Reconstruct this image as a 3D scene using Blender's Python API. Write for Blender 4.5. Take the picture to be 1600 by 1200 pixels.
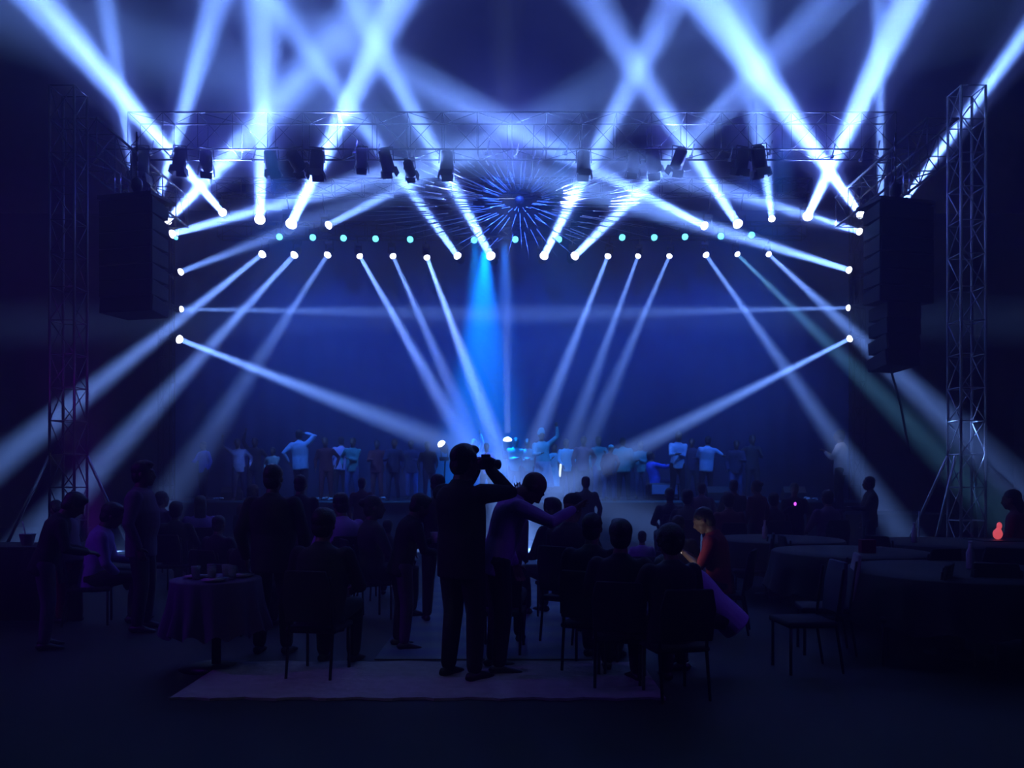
import bpy, bmesh, math, random
from mathutils import Vector, Matrix
from math import radians as R, sin, cos, pi

sc = bpy.context.scene
for _o in list(bpy.data.objects):
    bpy.data.objects.remove(_o)

# ------------------------------------------------------------------ camera
F, CZ, HY = 1280.0, 1.6, 745.0          # focal length in pixels of the 1600x1200 frame, eye height, horizon row
def at(px, py, Y):
    return Vector(((px-800)*Y/F, Y, CZ-(py-HY)*Y/F))
_c = bpy.data.cameras.new('camera'); cam = bpy.data.objects.new('camera', _c); sc.collection.objects.link(cam)
sc.camera = cam
cam.location = (0, 0, CZ); cam.rotation_euler = (pi/2, 0, 0)
_c.sensor_width = 36; _c.lens = 36*F/1600; _c.shift_y = (HY-600)/1600; _c.clip_end = 300

# ------------------------------------------------------------------ world: night air with stage haze in it
w = bpy.data.worlds.new('night_air'); sc.world = w; w.use_nodes = True
nt = w.node_tree; nt.nodes.clear()
wo = nt.nodes.new('ShaderNodeOutputWorld')
bg = nt.nodes.new('ShaderNodeBackground'); bg.inputs[0].default_value = (.0004, .0004, .0025, 1); bg.inputs[1].default_value = 1
vs = nt.nodes.new('ShaderNodeVolumeScatter')
vs.inputs['Density'].default_value = .034; vs.inputs['Anisotropy'].default_value = .25
vs.inputs['Color'].default_value = (.9, .93, 1, 1)
nt.links.new(bg.outputs[0], wo.inputs['Surface']); nt.links.new(vs.outputs[0], wo.inputs['Volume'])

# ------------------------------------------------------------------ exposure
sc.view_settings.view_transform = 'Standard'; sc.view_settings.look = 'None'
sc.view_settings.exposure = 0; sc.view_settings.gamma = 1; sc.view_settings.use_curve_mapping = False
try:
    sc.cycles.max_bounces = 3; sc.cycles.diffuse_bounces = 1; sc.cycles.glossy_bounces = 1
    sc.cycles.volume_bounces = 0; sc.cycles.use_denoising = True; sc.cycles.sample_clamp_indirect = 0; sc.cycles.sample_clamp_direct = 0; sc.cycles.use_adaptive_sampling = False
except Exception: pass

def beam(name, loc, target, W, deg, color, r):
    """a round lamp face that throws a tight, nearly parallel beam"""
    L = bpy.data.lights.new(name, 'AREA'); L.shape = 'DISK'; L.size = 2*r; L.spread = R(deg); L.energy = W; L.color = color
    o = bpy.data.objects.new(name, L); sc.collection.objects.link(o)
    o.location = loc; o.rotation_euler = (Vector(target)-Vector(loc)).to_track_quat('-Z', 'Y').to_euler(); return o
def spot(name, loc, target, W, deg, color=(.16, .31, 1), blend=1.0, size=.05, parent=None):
    L = bpy.data.lights.new(name, 'SPOT'); L.energy = W; L.spot_size = R(deg); L.spot_blend = blend
    L.shadow_soft_size = size; L.color = color
    o = bpy.data.objects.new(name, L); sc.collection.objects.link(o)
    o.location = loc; o.rotation_euler = (Vector(target)-Vector(loc)).to_track_quat('-Z', 'Y').to_euler()
    return o

# washes: blue floods behind the stage, purple floods over the audience
for x, tx in ((-6, -5), (0, 0), (6, 5)):
    spot('backdrop_flood', (x, 19.5, 9.2), (tx, 24.4, 3), 1900, 95, (.03, .12, 1), 1, .3)
spot('smoke_patch_fill', (-1.0, 22.4, 8.05), (-1.1, 22.2, 1.0), 22000, 20, (.0, .22, 1), 1, .1)
spot('smoke_patch_fill', (-.75, 22.8, 8.05), (-.85, 22.0, 2.0), 80000, 30, (.0, .17, 1), 1, .1)  # added unseen spot, widening the blue glow that passes for smoke
spot('smoke_patch_fill', (-.2, 22.4, 8.05), (-.15, 22.2, 1.5), 20000, 20, (.0, .16, 1), 1, .1)
spot('stage_flood', (-5, 16.5, 8.6), (-4.5, 21.6, 1.4), 3200, 42, (.05, .22, 1), 1, .15)
spot('stage_flood', (1.0, 16.5, 8.6), (1.8, 21.6, 1.4), 3200, 42, (.05, .27, 1), 1, .15)
spot('stage_flood', (5.6, 16.5, 8.6), (5.2, 21.6, 1.4), 3000, 40, (.04, .2, 1), 1, .15)
spot('purple_flood', (-9.5, 5.0, 5.6), (-1.5, 8.5, .9), 500, 56, (.22, .01, 1), 1, .2)
spot('purple_flood', (6.5, 3.0, 5.5), (1.4, 6.9, .8), 170, 34, (.22, .01, 1), 1, .2)
spot('rug_fill', (-2.2, 1.5, 6), (-1.2, 6.4, 0), 34, 26, (1, .85, .85), 1, .2)  # unseen lamp added only to brighten the rug

for x in (-6.5, -3.2, 0, 3.2, 6.5):  # added spots without fixtures, lifting the whole haze to navy
    spot('haze_fill', (x, 17.6, 9.0), (x*1.2, 11, 2.5), 230, 125, (.07, .09, 1), 1, .4)
for x in (-6.5, 0, 6.5):  # more added spots, brightening the haze above the stage
    spot('roof_haze_fill', (x, 21.5, 9.7), (x*1.1, 15, 15), 1400, 130, (.09, .14, 1), 1, .5)
spot('tower_violet', (-6.3, 12.5, .4), (-8.39, 15.5, 4.2), 900, 26, (.3, .02, 1), 1, .1)

# beams: lamp pixel, lamp depth, point the beam passes through, its depth, watts, cone degrees, lens radius
BEAMS = [
 (406, 343, 22, 412, 60, 15, 2.0, 6.0, .14, 'u'), (455, 350, 22, 622, 0, 15, 4.2, 5.5, .15, 'u'), (513, 352, 22, 830, 185, 18, 1.2, 6.5, .11, 'u'),
 (715, 400, 23, 440, 20, 16, 2.0, 5.0, .11, 'h'), (767, 400, 23, 572, 40, 16, 2.8, 5.0, .13, 'h'),
 (850, 400, 23, 1040, 20, 15, 3.2, 5.2, .12, 'h'), (898, 400, 23, 1170, 130, 16, 2.6, 5.2, .12, 'h'),
 (1101, 353, 22, 760, 180, 17, 2.2, 5.5, .11, 'u'), (1153, 350, 22, 925, 0, 15, 2.1, 5.8, .13, 'u'), (1206, 342, 22, 1168, 60, 15, 1.0, 7.0, .09, 'u'),
 (1262, 338, 22, 1420, 0, 14, 3.6, 5.5, .13, 'u'), (348, 332, 22, 60, 0, 14, 4.0, 5.5, .11, 'u'),
 (262, 345, 21, 570, 20, 14, 3.2, 7.0, .10, 's'), (269, 366, 21, 900, 190, 17, 2.4, 5.5, .11, 's'), (243, 330, 21, 340, 0, 16, 2.6, 6.5, .10, 's'),
 (214, 306, 20.3, 165, 0, 19, 2.6, 9.0, .08, 's'), (1345, 336, 21, 1110, 0, 14, 5.0, 6.0, .10, 's'), (1343, 362, 21, 930, 240, 17, 1.9, 5.5, .09, 's'),
 (1377, 318, 20.3, 1372, 0, 19.5, 1.8, 5.5, .09, 's'), (1411, 316, 20.3, 1600, 55, 17, 4.2, 6.0, .10, 's'),
 (1327, 422, 21.4, 930, 300, 18, 1.6, 5.0, .09, 's'), (1326, 481, 21.4, 800, 492, 20, .7, 4.0, .08, 's'),
 (283, 483, 21.4, 800, 490, 20, .7, 4.0, .08, 's'), (282, 425, 21.4, 700, 262, 18, .45, 7.0, .09, 's'),
 (280, 530, 21.4, 690, 690, 19, 2.2, 5.5, .11, 's'), (1328, 529, 21.4, 905, 745, 19, 1.7, 5.0, .09, 's'),
 (410, 397, 23, 40, 690, 16.5, 1.7, 4.6, .11, 'h'), (460, 398, 23, 90, 800, 16.5, 1.6, 5.0, .11, 'h'), (512, 398, 23, 250, 800, 17, .75, 6.0, .10, 'h'),
 (562, 400, 23, 760, 750, 19, 1.7, 5.0, .09, 'h'), (614, 400, 23, 742, 690, 19, .9, 5.0, .09, 'h'), (667, 402, 23, 795, 745, 19, 2.6, 5.0, .09, 'h'),
 (950, 400, 23, 815, 740, 19, 1.1, 5.0, .09, 'h'), (997, 400, 23, 872, 740, 19, .7, 5.0, .08, 'h'), (1046, 400, 23, 915, 700, 19, .6, 5.0, .08, 'h'),
 (1103, 398, 23, 1385, 800, 17, .9, 4.6, .09, 'h'), (1152, 397, 23, 1530, 770, 16, .45, 5.0, .08, 'h'), (1201, 397, 23, 1510, 684, 15.5, .9, 4.6, .08, 'h'),
]
UNIT = 85; HALO = 7500
BEAM_POS = []
for (x, y, Y, tx, ty, tY, pw, dg, rl, kd) in BEAMS:
    a = at(x, y, Y); b = at(tx, ty, tY); d = (b-a).normalized()
    BEAM_POS.append((a, d, rl, kd))
    col = (.16, .33, 1) if (x, y) != (1152, 397) else (.12, .4, .8)
    up = d.z > 0.02
    beam('beam_light', a+d*(rl*.95), b, UNIT*pw*(1.2 if up else .46), dg, col, rl*(.8 if up else .62))
    if pw >= 1.6 and ty < 300: spot('added_halo', a+d*(rl*1.0), b, HALO*pw**.5, dg*3, (.14, .22, 1), 1.0, .1)  # extra wide spot added to give the shaft a soft halo
# the upward lamp on the stage floor
beam('beam_light', at(793, 680, 22.6)+Vector((0, 0, .06)), at(790, 300, 22.2), 22, 6, (.3, .45, .8), .09)

# ------------------------------------------------------------------ materials
MATS = {}
def mat(name, col, rough=.7, metal=0, emit=None, strength=0, noise=.15, scale=20, bump=0):
    if name in MATS: return MATS[name]
    m = bpy.data.materials.new(name); m.use_nodes = True; n = m.node_tree; b = n.nodes['Principled BSDF']
    b.inputs['Roughness'].default_value = rough; b.inputs['Metallic'].default_value = metal
    if emit:
        b.inputs['Base Color'].default_value = (*col, 1)
        b.inputs['Emission Color'].default_value = (*emit, 1); b.inputs['Emission Strength'].default_value = strength
        m.cycles.emission_sampling = 'NONE'
    else:
        tc = n.nodes.new('ShaderNodeTexCoord'); nz = n.nodes.new('ShaderNodeTexNoise'); nz.inputs['Scale'].default_value = scale
        mx = n.nodes.new('ShaderNodeMix'); mx.data_type = 'RGBA'
        mx.inputs['A'].default_value = (*[c*(1-noise) for c in col], 1); mx.inputs['B'].default_value = (*[min(1, c*(1+noise)) for c in col], 1)
        n.links.new(tc.outputs['Object'], nz.inputs['Vector']); n.links.new(nz.outputs['Fac'], mx.inputs['Factor'])
        n.links.new(mx.outputs['Result'], b.inputs['Base Color'])
        if bump:
            bp = n.nodes.new('ShaderNodeBump'); bp.inputs['Strength'].default_value = bump; bp.inputs['Distance'].default_value = .02
            n.links.new(nz.outputs['Fac'], bp.inputs['Height']); n.links.new(bp.outputs[0], b.inputs['Normal'])
    MATS[name] = m; return m
BLACKM = mat('black_metal', (.02, .02, .022), .45, .6)
STEEL = mat('truss_aluminium', (.38, .38, .4), .35, .9)
DARKAL = mat('dark_truss', (.07, .07, .075), .4, .8)
CAB = mat('cabinet_paint', (.012, .012, .014), .7)
GRILLE = mat('grille_cloth', (.008, .008, .009), .9)
LENS = mat('lit_lens', (1, 1, 1), .3, emit=(.75, .8, 1), strength=9)
CYAN = mat('lit_cyan_lens', (1, 1, 1), .3, emit=(.13, .8, 1), strength=4)

# ------------------------------------------------------------------ mesh helpers
class MB:
    def __init__(s): s.v = []; s.f = []
    def add(s, vs, fs):
        k = len(s.v); s.v += [tuple(v) for v in vs]; s.f += [tuple(i+k for i in f) for f in fs]; return s
    def box(s, c, d, M=None):
        c = Vector(c); P = []
        for sx in (-1, 1):
            for sy in (-1, 1):
                for sz in (-1, 1):
                    p = Vector((sx*d[0]/2, sy*d[1]/2, sz*d[2]/2))
                    if M: p = M @ p
                    P.append(p+c)
        return s.add(P, [(0, 1, 3, 2), (4, 6, 7, 5), (0, 4, 5, 1), (2, 3, 7, 6), (0, 2, 6, 4), (1, 5, 7, 3)])
    def loft(s, secs, n=12, side=None):
        """secs: (centre, rx, ry); closed with domed ends. side = direction of rx."""
        m = len(secs); P = []; F_ = []
        cs = [Vector(q[0]) for q in secs]
        for i, (c, rx, ry) in enumerate(secs):
            t = (cs[min(i+1, m-1)]-cs[max(i-1, 0)])
            t = t.normalized() if t.length > 1e-6 else Vector((0, 0, 1))
            sd = Vector(side) if side is not None else (Vector((1, 0, 0)) if abs(t.x) < .9 else Vector((0, 1, 0)))
            u = (sd - t*sd.dot(t)).normalized(); v = t.cross(u)
            for k in range(n):
                a = 2*pi*k/n; P.append(cs[i]+u*cos(a)*rx+v*sin(a)*ry)
        for i in range(m-1):
            for k in range(n):
                k2 = (k+1) % n; F_.append((i*n+k, i*n+k2, (i+1)*n+k2, (i+1)*n+k))
        F_.append(tuple(range(n-1, -1, -1))); F_.append(tuple((m-1)*n+k for k in range(n)))
        return s.add(P, F_)
    def tube(s, a, b, r0, r1=None, n=8):
        r1 = r0 if r1 is None else r1
        return s.loft([(a, r0, r0), (b, r1, r1)], n)
    def limb(s, pts, n=12):
        """pts: (centre, r); rounded ends."""
        (a, ra), (b, rb) = pts[0], pts[1]; (y, ry), (z, rz) = pts[-2], pts[-1]
        d0 = (Vector(a)-Vector(b)).normalized(); d1 = (Vector(z)-Vector(y)).normalized()
        L = [(Vector(a)+d0*ra*.95, ra*.3, ra*.3), (Vector(a)+d0*ra*.6, ra*.8, ra*.8)] + [(p, r, r) for p, r in pts] + \
            [(Vector(z)+d1*rz*.6, rz*.8, rz*.8), (Vector(z)+d1*rz*.95, rz*.3, rz*.3)]
        return s.loft(L, n)
    def ball(s, c, r, M=None, n=14, m=9):
        r = (r, r, r) if not hasattr(r, '__len__') else r
        P = []; c = Vector(c)
        for i in range(1, m):
            th = pi*i/m
            for k in range(n):
                a = 2*pi*k/n; p = Vector((r[0]*sin(th)*cos(a), r[1]*sin(th)*sin(a), r[2]*cos(th)))
                P.append(c+(M @ p if M else p))
        tp = Vector((0, 0, r[2])); P.append(c+(M @ tp if M else tp)); P.append(c-(M @ tp if M else tp))
        F_ = []
        for i in range(m-2):
            for k in range(n):
                k2 = (k+1) % n; F_.append((i*n+k, (i+1)*n+k, (i+1)*n+k2, i*n+k2))
        T = (m-1)*n
        for k in range(n):
            k2 = (k+1) % n; F_.append((T, k, k2)); F_.append((T+1, (m-2)*n+k2, (m-2)*n+k))
        return s.add(P, F_)
    def obj(s, name, m, parent=None, smooth=True, voxel=0, sm=0, bevel=0):
        me = bpy.data.meshes.new(name); me.from_pydata(s.v, [], s.f); me.update()
        o = bpy.data.objects.new(name, me); sc.collection.objects.link(o)
        if voxel:
            q = o.modifiers.new('remesh', 'REMESH'); q.mode = 'VOXEL'; q.voxel_size = voxel; q.use_smooth_shade = True
            if sm:
                q = o.modifiers.new('smooth', 'SMOOTH'); q.iterations = sm; q.factor = .5
        if bevel:
            q = o.modifiers.new('bevel', 'BEVEL'); q.width = bevel; q.segments = 2; q.limit_method = 'ANGLE'
        if voxel or bevel:
            dg = bpy.context.evaluated_depsgraph_get(); me2 = bpy.data.meshes.new_from_object(o.evaluated_get(dg))
            o.modifiers.clear(); o.data = me2; bpy.data.meshes.remove(me); me2.name = name
        if smooth: o.data.polygons.foreach_set('use_smooth', [True]*len(o.data.polygons))
        o.data.materials.clear(); o.data.materials.append(m)
        if parent: o.parent = parent
        return o
def tag(o, label=None, cat=None, group=None, kind=None):
    if label: o['label'] = label
    if cat: o['category'] = cat
    if group: o['group'] = group
    if kind: o['kind'] = kind
    return o
def empty(name, loc, label, cat, group=None, rz=0):
    o = bpy.data.objects.new(name, None); sc.collection.objects.link(o); o.empty_display_size = .1
    o.location = loc; o.rotation_euler = (0, 0, rz); return tag(o, label, cat, group)
def copy_tree(o, parent=None):
    c = o.copy(); sc.collection.objects.link(c); c.parent = parent
    for ch in list(o.children): copy_tree(ch, c)
    return c
def rotM(x=0, y=0, z=0):
    return Matrix.Rotation(R(z), 3, 'Z') @ Matrix.Rotation(R(y), 3, 'Y') @ Matrix.Rotation(R(x), 3, 'X')

#@@SETTING
# ------------------------------------------------------------------ the setting
FLOORM = mat('dark_ground', (.008, .008, .010), .8, noise=.4, scale=3)
MB().box((0, 14, -.05), (40, 40, .1)).obj('floor', FLOORM, smooth=False)['kind'] = 'structure'
CLOTHB = mat('backdrop_cloth', (.10, .14, .3), .9, noise=.2, scale=1.5)
def drape(name, x0, x1, Y, z0, z1, m, amp=.06, wl=.5):
    b = MB(); n = int((x1-x0)/wl*6)
    P = []; F_ = []
    for i in range(n+1):
        x = x0+(x1-x0)*i/n; yy = Y+amp*sin(2*pi*x/wl)+amp*.5*sin(2*pi*x/wl*.37+1)
        P += [(x, yy, z0), (x, yy, z1), (x, yy+.03, z1), (x, yy+.03, z0)]
    for i in range(n):
        for j in range(4):
            j2 = (j+1) % 4; F_.append((i*4+j, i*4+j2, i*4+4+j2, i*4+4+j))
    F_ += [(0, 3, 2, 1), (n*4, n*4+1, n*4+2, n*4+3)]
    return b.add(P, F_).obj(name, m)
drape('wall_back', -10.2, 10.2, 24.6, 0, 9.6, CLOTHB, .02, .6)['kind'] = 'structure'
WALLM = mat('tent_wall', (.05, .045, .05), .9)
MB().box((-16, 13, 2.2), (.15, 26, 4.4)).obj('wall_left', WALLM, smooth=False)['kind'] = 'structure'
MB().box((16, 13, 2.2), (.15, 26, 4.4)).obj('wall_right', WALLM, smooth=False)['kind'] = 'structure'
MB().box((0, 26.2, 5), (33, .15, 10)).obj('wall_far', mat('far_wall_black', (.006, .006, .01), .9), smooth=False)['kind'] = 'structure'

# stage
DZ = 1.0
st = empty('concert_stage', (0, 22.4, 0), 'wide raised dark stage deck under the blue beams with performers on it', 'stage')
st.location = (0, 0, 0)
MB().box((0, 22.4, DZ-.06), (18.2, 3.9, .12)).obj('deck', mat('stage_deck', (.02, .022, .03), .5), st, False)
MB().box((0, 20.6, (DZ-.12)/2), (18, .06, DZ-.12)).obj('front_skirt', mat('stage_skirt', (.03, .035, .05), .9), st, False)
MB().box((0, 20.44, DZ-.02), (18.2, .04, .05)).obj('edge_strip', mat('edge_metal', (.15, .3, .35), .5, .3), st, False)
# little clutter lying along the stage edge
random.seed(4)
fl = mat('petal_white', (.6, .75, .8), .7)
FLW = [(x, ) for x in (540, 552, 566, 578, 590, 505, 340, 355)]
first = None
for i, px in enumerate((498, 506, 515, 545, 552, 560, 569, 577, 585, 600, 336, 346, 1166, 1262, 1275)):
    X = (px-800)*20.7/F
    if first is None:
        b = MB()
        for k in range(7):
            a = k*2.4; b.ball((cos(a)*.05, sin(a)*.04, .03+.012*(k % 3)), (.03, .03, .022), n=8, m=5)
        first = b.obj('flower_posy', fl)
        o = first
    else:
        o = first.copy(); sc.collection.objects.link(o)
    o.location = (X, 20.72+.03*(i % 3), DZ); o.rotation_euler = (0, 0, i*1.3); o.scale = (1+.3*(i % 2),)*3
    tag(o, 'small pale flower posy lying along the front edge of the stage', 'flowers', 'posies along the stage edge')

# rug and aisle
rb = MB(); N = 60
P = []; Fc = []
for i in range(N+1):
    x = -2.45+(1.1+2.45)*i/N
    f = 5.86+.018*sin(i*.9)+.01*sin(i*2.3); bk = 7.02+.02*sin(i*.7+2)
    P += [(x, f, .002), (x, bk, .002), (x, bk, .02), (x, f, .02)]
for i in range(N):
    for j in range(4): Fc.append((i*4+j, i*4+(j+1) % 4, i*4+4+(j+1) % 4, i*4+4+j))
Fc += [(0, 3, 2, 1), (N*4, N*4+1, N*4+2, N*4+3)]
tag(rb.add(P, Fc).obj('rug', mat('rug_pile', (.32, .32, .32), .95, noise=.35, scale=9, bump=.6), smooth=False),
    'pale grey rug on the floor under the photographer and the man beside him', 'rug')
am = bpy.data.materials.new('aisle_stripes'); am.use_nodes = True; n_ = am.node_tree; b_ = n_.nodes['Principled BSDF']
tc = n_.nodes.new('ShaderNodeTexCoord'); wv = n_.nodes.new('ShaderNodeTexWave'); wv.bands_direction = 'Y'; wv.inputs['Scale'].default_value = .55; wv.inputs['Distortion'].default_value = 1.5
rp = n_.nodes.new('ShaderNodeValToRGB'); rp.color_ramp.elements[0].color = (.03, .05, .13, 1); rp.color_ramp.elements[1].color = (.12, .16, .14, 1)
n_.links.new(tc.outputs['Object'], wv.inputs['Vector']); n_.links.new(wv.outputs['Fac'], rp.inputs[0]); n_.links.new(rp.outputs[0], b_.inputs['Base Color'])
b_.inputs['Roughness'].default_value = .7
tag(MB().box((-.25, 11.5, .006), (1.9, 8.7, .01)).obj('aisle_carpet', am, smooth=False), 'dark striped carpet runner leading between the seats to the stage', 'carpet')

# ------------------------------------------------------------------ trusses
def truss_parts(root, a, b, w_, h_, up, bay=.5, r=.025, rb_=.012, m=STEEL, chord='chord'):
    a = Vector(a); b = Vector(b); t = (b-a).normalized(); u = Vector(up); s_ = t.cross(u).normalized()
    cs = [(-1, -1), (1, -1), (1, 1), (-1, 1)]
    for (i, j) in cs:
        o = s_*i*w_/2+u*j*h_/2
        MB().tube(a+o, b+o, r, n=10).obj(chord, m, root)
    n = max(1, round((b-a).length/bay)); br = MB()
    for k in range(n+1):
        c = a+(b-a)*k/n
        for q in range(4):
            p0 = c+s_*cs[q][0]*w_/2+u*cs[q][1]*h_/2; p1 = c+s_*cs[(q+1) % 4][0]*w_/2+u*cs[(q+1) % 4][1]*h_/2
            br.tube(p0, p1, rb_, n=6)
            if k < n:
                c2 = a+(b-a)*(k+1)/n
                e = (q+1) % 4 if k % 2 == 0 else q; g = q if k % 2 == 0 else (q+1) % 4
                br.tube(c+s_*cs[g][0]*w_/2+u*cs[g][1]*h_/2, c2+s_*cs[e][0]*w_/2+u*cs[e][1]*h_/2, rb_, n=6)
    br.obj('bracing', m, root)
for sx, lb in ((-1, 'square lattice truss tower beside the speaker array nearer the seated crowd with the bucket'), (1, 'square lattice truss tower with splayed outrigger braces and lit lower bays')):
    X = -8.39 if sx < 0 else 8.6
    r_ = empty('truss_tower', (X, 15.5, 0), lb, 'tower', 'roof towers')
    r_.location = (0, 0, 0)
    truss_parts(r_, (X, 15.5, .15), (X, 15.5, 8.9), .46, .46, (0, 1, 0), .62, m=(DARKAL if sx < 0 else mat('lit_tower_alloy', (.5, .5, .52), .5, .3)))  # braced tower's metal lightened to carry the light on its lower bays
    MB().box((X, 15.5, .05), (1.1, 1.1, .1)).obj('base_plate', DARKAL, r_, False, bevel=.01)
    for (dx, dy) in ((-1, -.25), (-1, .9), (1, .9)) if sx > 0 else ((1, .9), (-1, -.9)):
        MB().tube((X+dx*.24, 15.5+dy*.24, 2.0), (X+dx*.78, 15.5+dy*.95, .1), .03).tube((X+dx*.24, 15.5+dy*.24, .15), (X+dx*.78, 15.5+dy*.95, .1), .025).obj('outrigger', STEEL, r_)
# side trusses
for sx, lb in ((-1, 'long side truss running back from the tower by the cyan side lamp'), (1, 'long side truss running back from the tower with the outriggers')):
    r_ = empty('side_truss', (0, 0, 0), lb, 'truss', 'roof side trusses')
    truss_parts(r_, (sx*8.44, 16.05, 8.25), (sx*8.44, 20.6, 8.25), .6, .75, (0, 0, 1), .8, .028, .013, DARKAL)
# front lighting truss
FT = empty('lighting_truss', (0, 0, 0), 'long horizontal lattice truss across the stage front carrying dark lamps', 'truss')
truss_parts(FT, (-8.3, 18, 9.08), (8.3, 18, 9.08), .6, .8, (0, 0, 1), .75, .018, .008, DARKAL)
# rear trusses
RT = empty('rear_truss', (0, 0, 0), 'black rear truss with the straight row of white beam lamps', 'truss')
truss_parts(RT, (-8.2, 23, 8.5), (8.2, 23, 8.5), .4, .4, (0, 0, 1), .8, .02, .01, BLACKM)
RT2 = empty('rear_truss', (0, 0, 0), 'black truss above the cyan lamps holding the upper pairs of beam lamps', 'truss')
truss_parts(RT2, (-8.0, 22, 9.35), (8.0, 22, 9.35), .4, .4, (0, 0, 1), .8, .02, .01, BLACKM)
LD = []
for sx, lb in ((-1, 'black upright lamp ladder half hidden by the shorter speaker array'), (1, 'black upright lamp ladder beside the long speaker array')):
    r_ = empty('lamp_ladder', (0, 0, 0), lb, 'truss', 'lamp ladders')
    truss_parts(r_, (sx*9.15, 21.7, DZ if False else .0), (sx*9.15, 21.7, 8.9), .3, .3, (0, 1, 0), .7, .02, .01, BLACKM)

# ------------------------------------------------------------------ moving-head lamps
def beam_lamp(a, d, r, kind, label, group):
    """kind: h hangs from a truss, u stands up on clamps, s sits on the side ladder, f stands on the floor."""
    t = empty('beam_lamp', (0, 0, 0), label, 'stage light', group)
    back = a-d*(r*2.4)
    s_ = Vector((0, 0, 1)).cross(d); s_ = s_.normalized() if s_.length > .05 else Vector((1, 0, 0))
    mid = a-d*r*1.3
    MB().loft([(back-d*.02, r*.5, r*.5), (back, r*.85, r*.85), (mid, r*1.05, r*1.05), (a-d*.02, r*1.12, r*1.12), (a, r*1.08, r*1.08)], 16).obj('lamp_head', BLACKM, t)
    b = MB()
    q = d.to_track_quat('Z', 'Y').to_matrix()
    P = [a+d*.01+q @ Vector((0, 0, r*.75))]; Fq = []; n = 18; m = 5
    for i in range(1, m+1):
        th = pi/2*i/m
        for k in range(n): P.append(a+d*.0+q @ Vector((r*sin(th)*cos(2*pi*k/n), r*sin(th)*sin(2*pi*k/n), r*.75*cos(th))))
    for k in range(n): Fq.append((0, 1+k, 1+(k+1) % n))
    for i in range(m-1):
        for k in range(n): Fq.append((1+i*n+k, 1+(i+1)*n+k, 1+(i+1)*n+(k+1) % n, 1+i*n+(k+1) % n))
    b.add(P, Fq).obj('lens', LENS, t)
    off = {'h': Vector((0, 0, 1)), 'u': Vector((0, 0, 1)), 's': Vector((-1 if a.x < 0 else 1, 0, 0)), 'f': Vector((0, 0, -1))}[kind]
    bp = mid+off*(r*2.6)
    y_ = MB()
    for q_ in (-1, 1):
        p = mid+s_*q_*r*1.25; e = bp+s_*q_*r*1.1-off*r*.3
        y_.tube(p, e, .018, n=8)
    y_.tube(bp+s_*r*1.1-off*r*.3, bp-s_*r*1.1-off*r*.3, .02, n=8)
    y_.obj('yoke', BLACKM, t)
    MB().box(bp, (r*2.2, r*1.8, r*.9)).obj('lamp_base', BLACKM, t, False, bevel=.01)
    if kind in 'hu': MB().tube(bp, (bp.x, (23 if kind == 'h' else 22)-.2, 8.29 if kind == 'h' else 9.14), .02, n=8).obj('clamp', BLACKM, t)
    return t
nm = {'h': 'rear row', 'u': 'upper pair row', 's': 'side ladder'}
aims = ['aimed straight up', 'aimed up and outward', 'aimed across the stage', 'aimed down']
KEYL = {
 0: 'beam lamp sending a bright vertical shaft, third along the upper rear truss', 1: 'large beam lamp crossing above the vertical shaft lamp, aimed up past the truss',
 2: 'beam lamp on the upper truss whose short shaft grazes the metal sunburst spikes', 3: 'beam lamp aimed up and outward, beside the cyan-crossing lamp at the centre gap',
 4: 'beam lamp at the centre gap of the rear truss aimed up over the cyan lamp', 5: 'beam lamp at the centre gap with the steepest shaft crossing the sunburst',
 6: 'beam lamp next to the centre gap aimed up through the star-shaped crossing of shafts', 7: 'beam lamp on the upper truss sending its shaft inward to the star-shaped crossing',
 8: 'big beam lamp on the upper truss beside the inward-aimed one, shaft steep', 9: 'small faint beam lamp between two big ones on the upper truss, shaft straight up',
 10: 'outer beam lamp of the upper truss with the shaft leaning over the long speaker array', 11: 'outer beam lamp of the upper truss crossing shafts above the shorter speaker array',
 12: 'beam lamp at the top inner corner of the shorter speaker array', 13: 'beam lamp just under the shorter array top corner with a long low-angled shaft',
 14: 'beam lamp hidden behind the top of the shorter speaker array, shaft nearly vertical', 15: 'faint beam lamp by the hoist chain of the shorter speaker array',
 16: 'brightest beam lamp at the top corner of the long speaker array, aimed inward', 17: 'beam lamp just below the top corner of the long speaker array, low shaft inward',
 18: 'beam lamp behind the long speaker array with a vertical shaft', 19: 'beam lamp on top of the long speaker array aimed outward to the frame edge',
 20: 'beam lamp on the ladder by the long array with a shaft rising inward', 21: 'beam lamp on the ladder by the long array with a level shaft',
 22: 'beam lamp on the ladder by the shorter array with a level shaft', 23: 'dim beam lamp on the ladder by the shorter array, topmost of its three',
 24: 'lowest ladder lamp by the shorter array, shaft slanting down over the stage', 25: 'lowest ladder lamp by the long array, shaft slanting down over the stage',
 26: 'outermost beam lamp of the rear row, shaft cut by the shorter speaker array', 27: 'second beam lamp of the rear row with a shaft down past the truss tower',
 28: 'third beam lamp of the rear row with a faint shaft down onto the crowd', 29: 'beam lamp of the rear row with a clean thin shaft toward the photographer',
 30: 'beam lamp of the rear row with a thin dim shaft inside the blue smoke edge', 31: 'beam lamp of the rear row with a thick bright shaft through the blue smoke',
 32: 'rear row beam lamp, first of three narrow shafts fanned down to the turban', 33: 'beam lamp of the rear row, middle of the three narrow fanned shafts',
 34: 'beam lamp of the rear row, last of the three narrow fanned shafts', 35: 'beam lamp of the rear row with a shaft down to the man with raised arms',
 36: 'beam lamp of the rear row with a faint greenish shaft under the long array', 37: 'outermost beam lamp of the rear row, shaft passing below the long speaker array'}
for i, (a, d, r, kd) in enumerate(BEAM_POS):
    beam_lamp(a, d, r, kd, KEYL[i], {'h': 'beam lamps on the rear truss', 'u': 'beam lamps on the upper truss', 's': 'beam lamps at the sides'}[kd])
fa = at(793, 688, 22.6)
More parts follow.
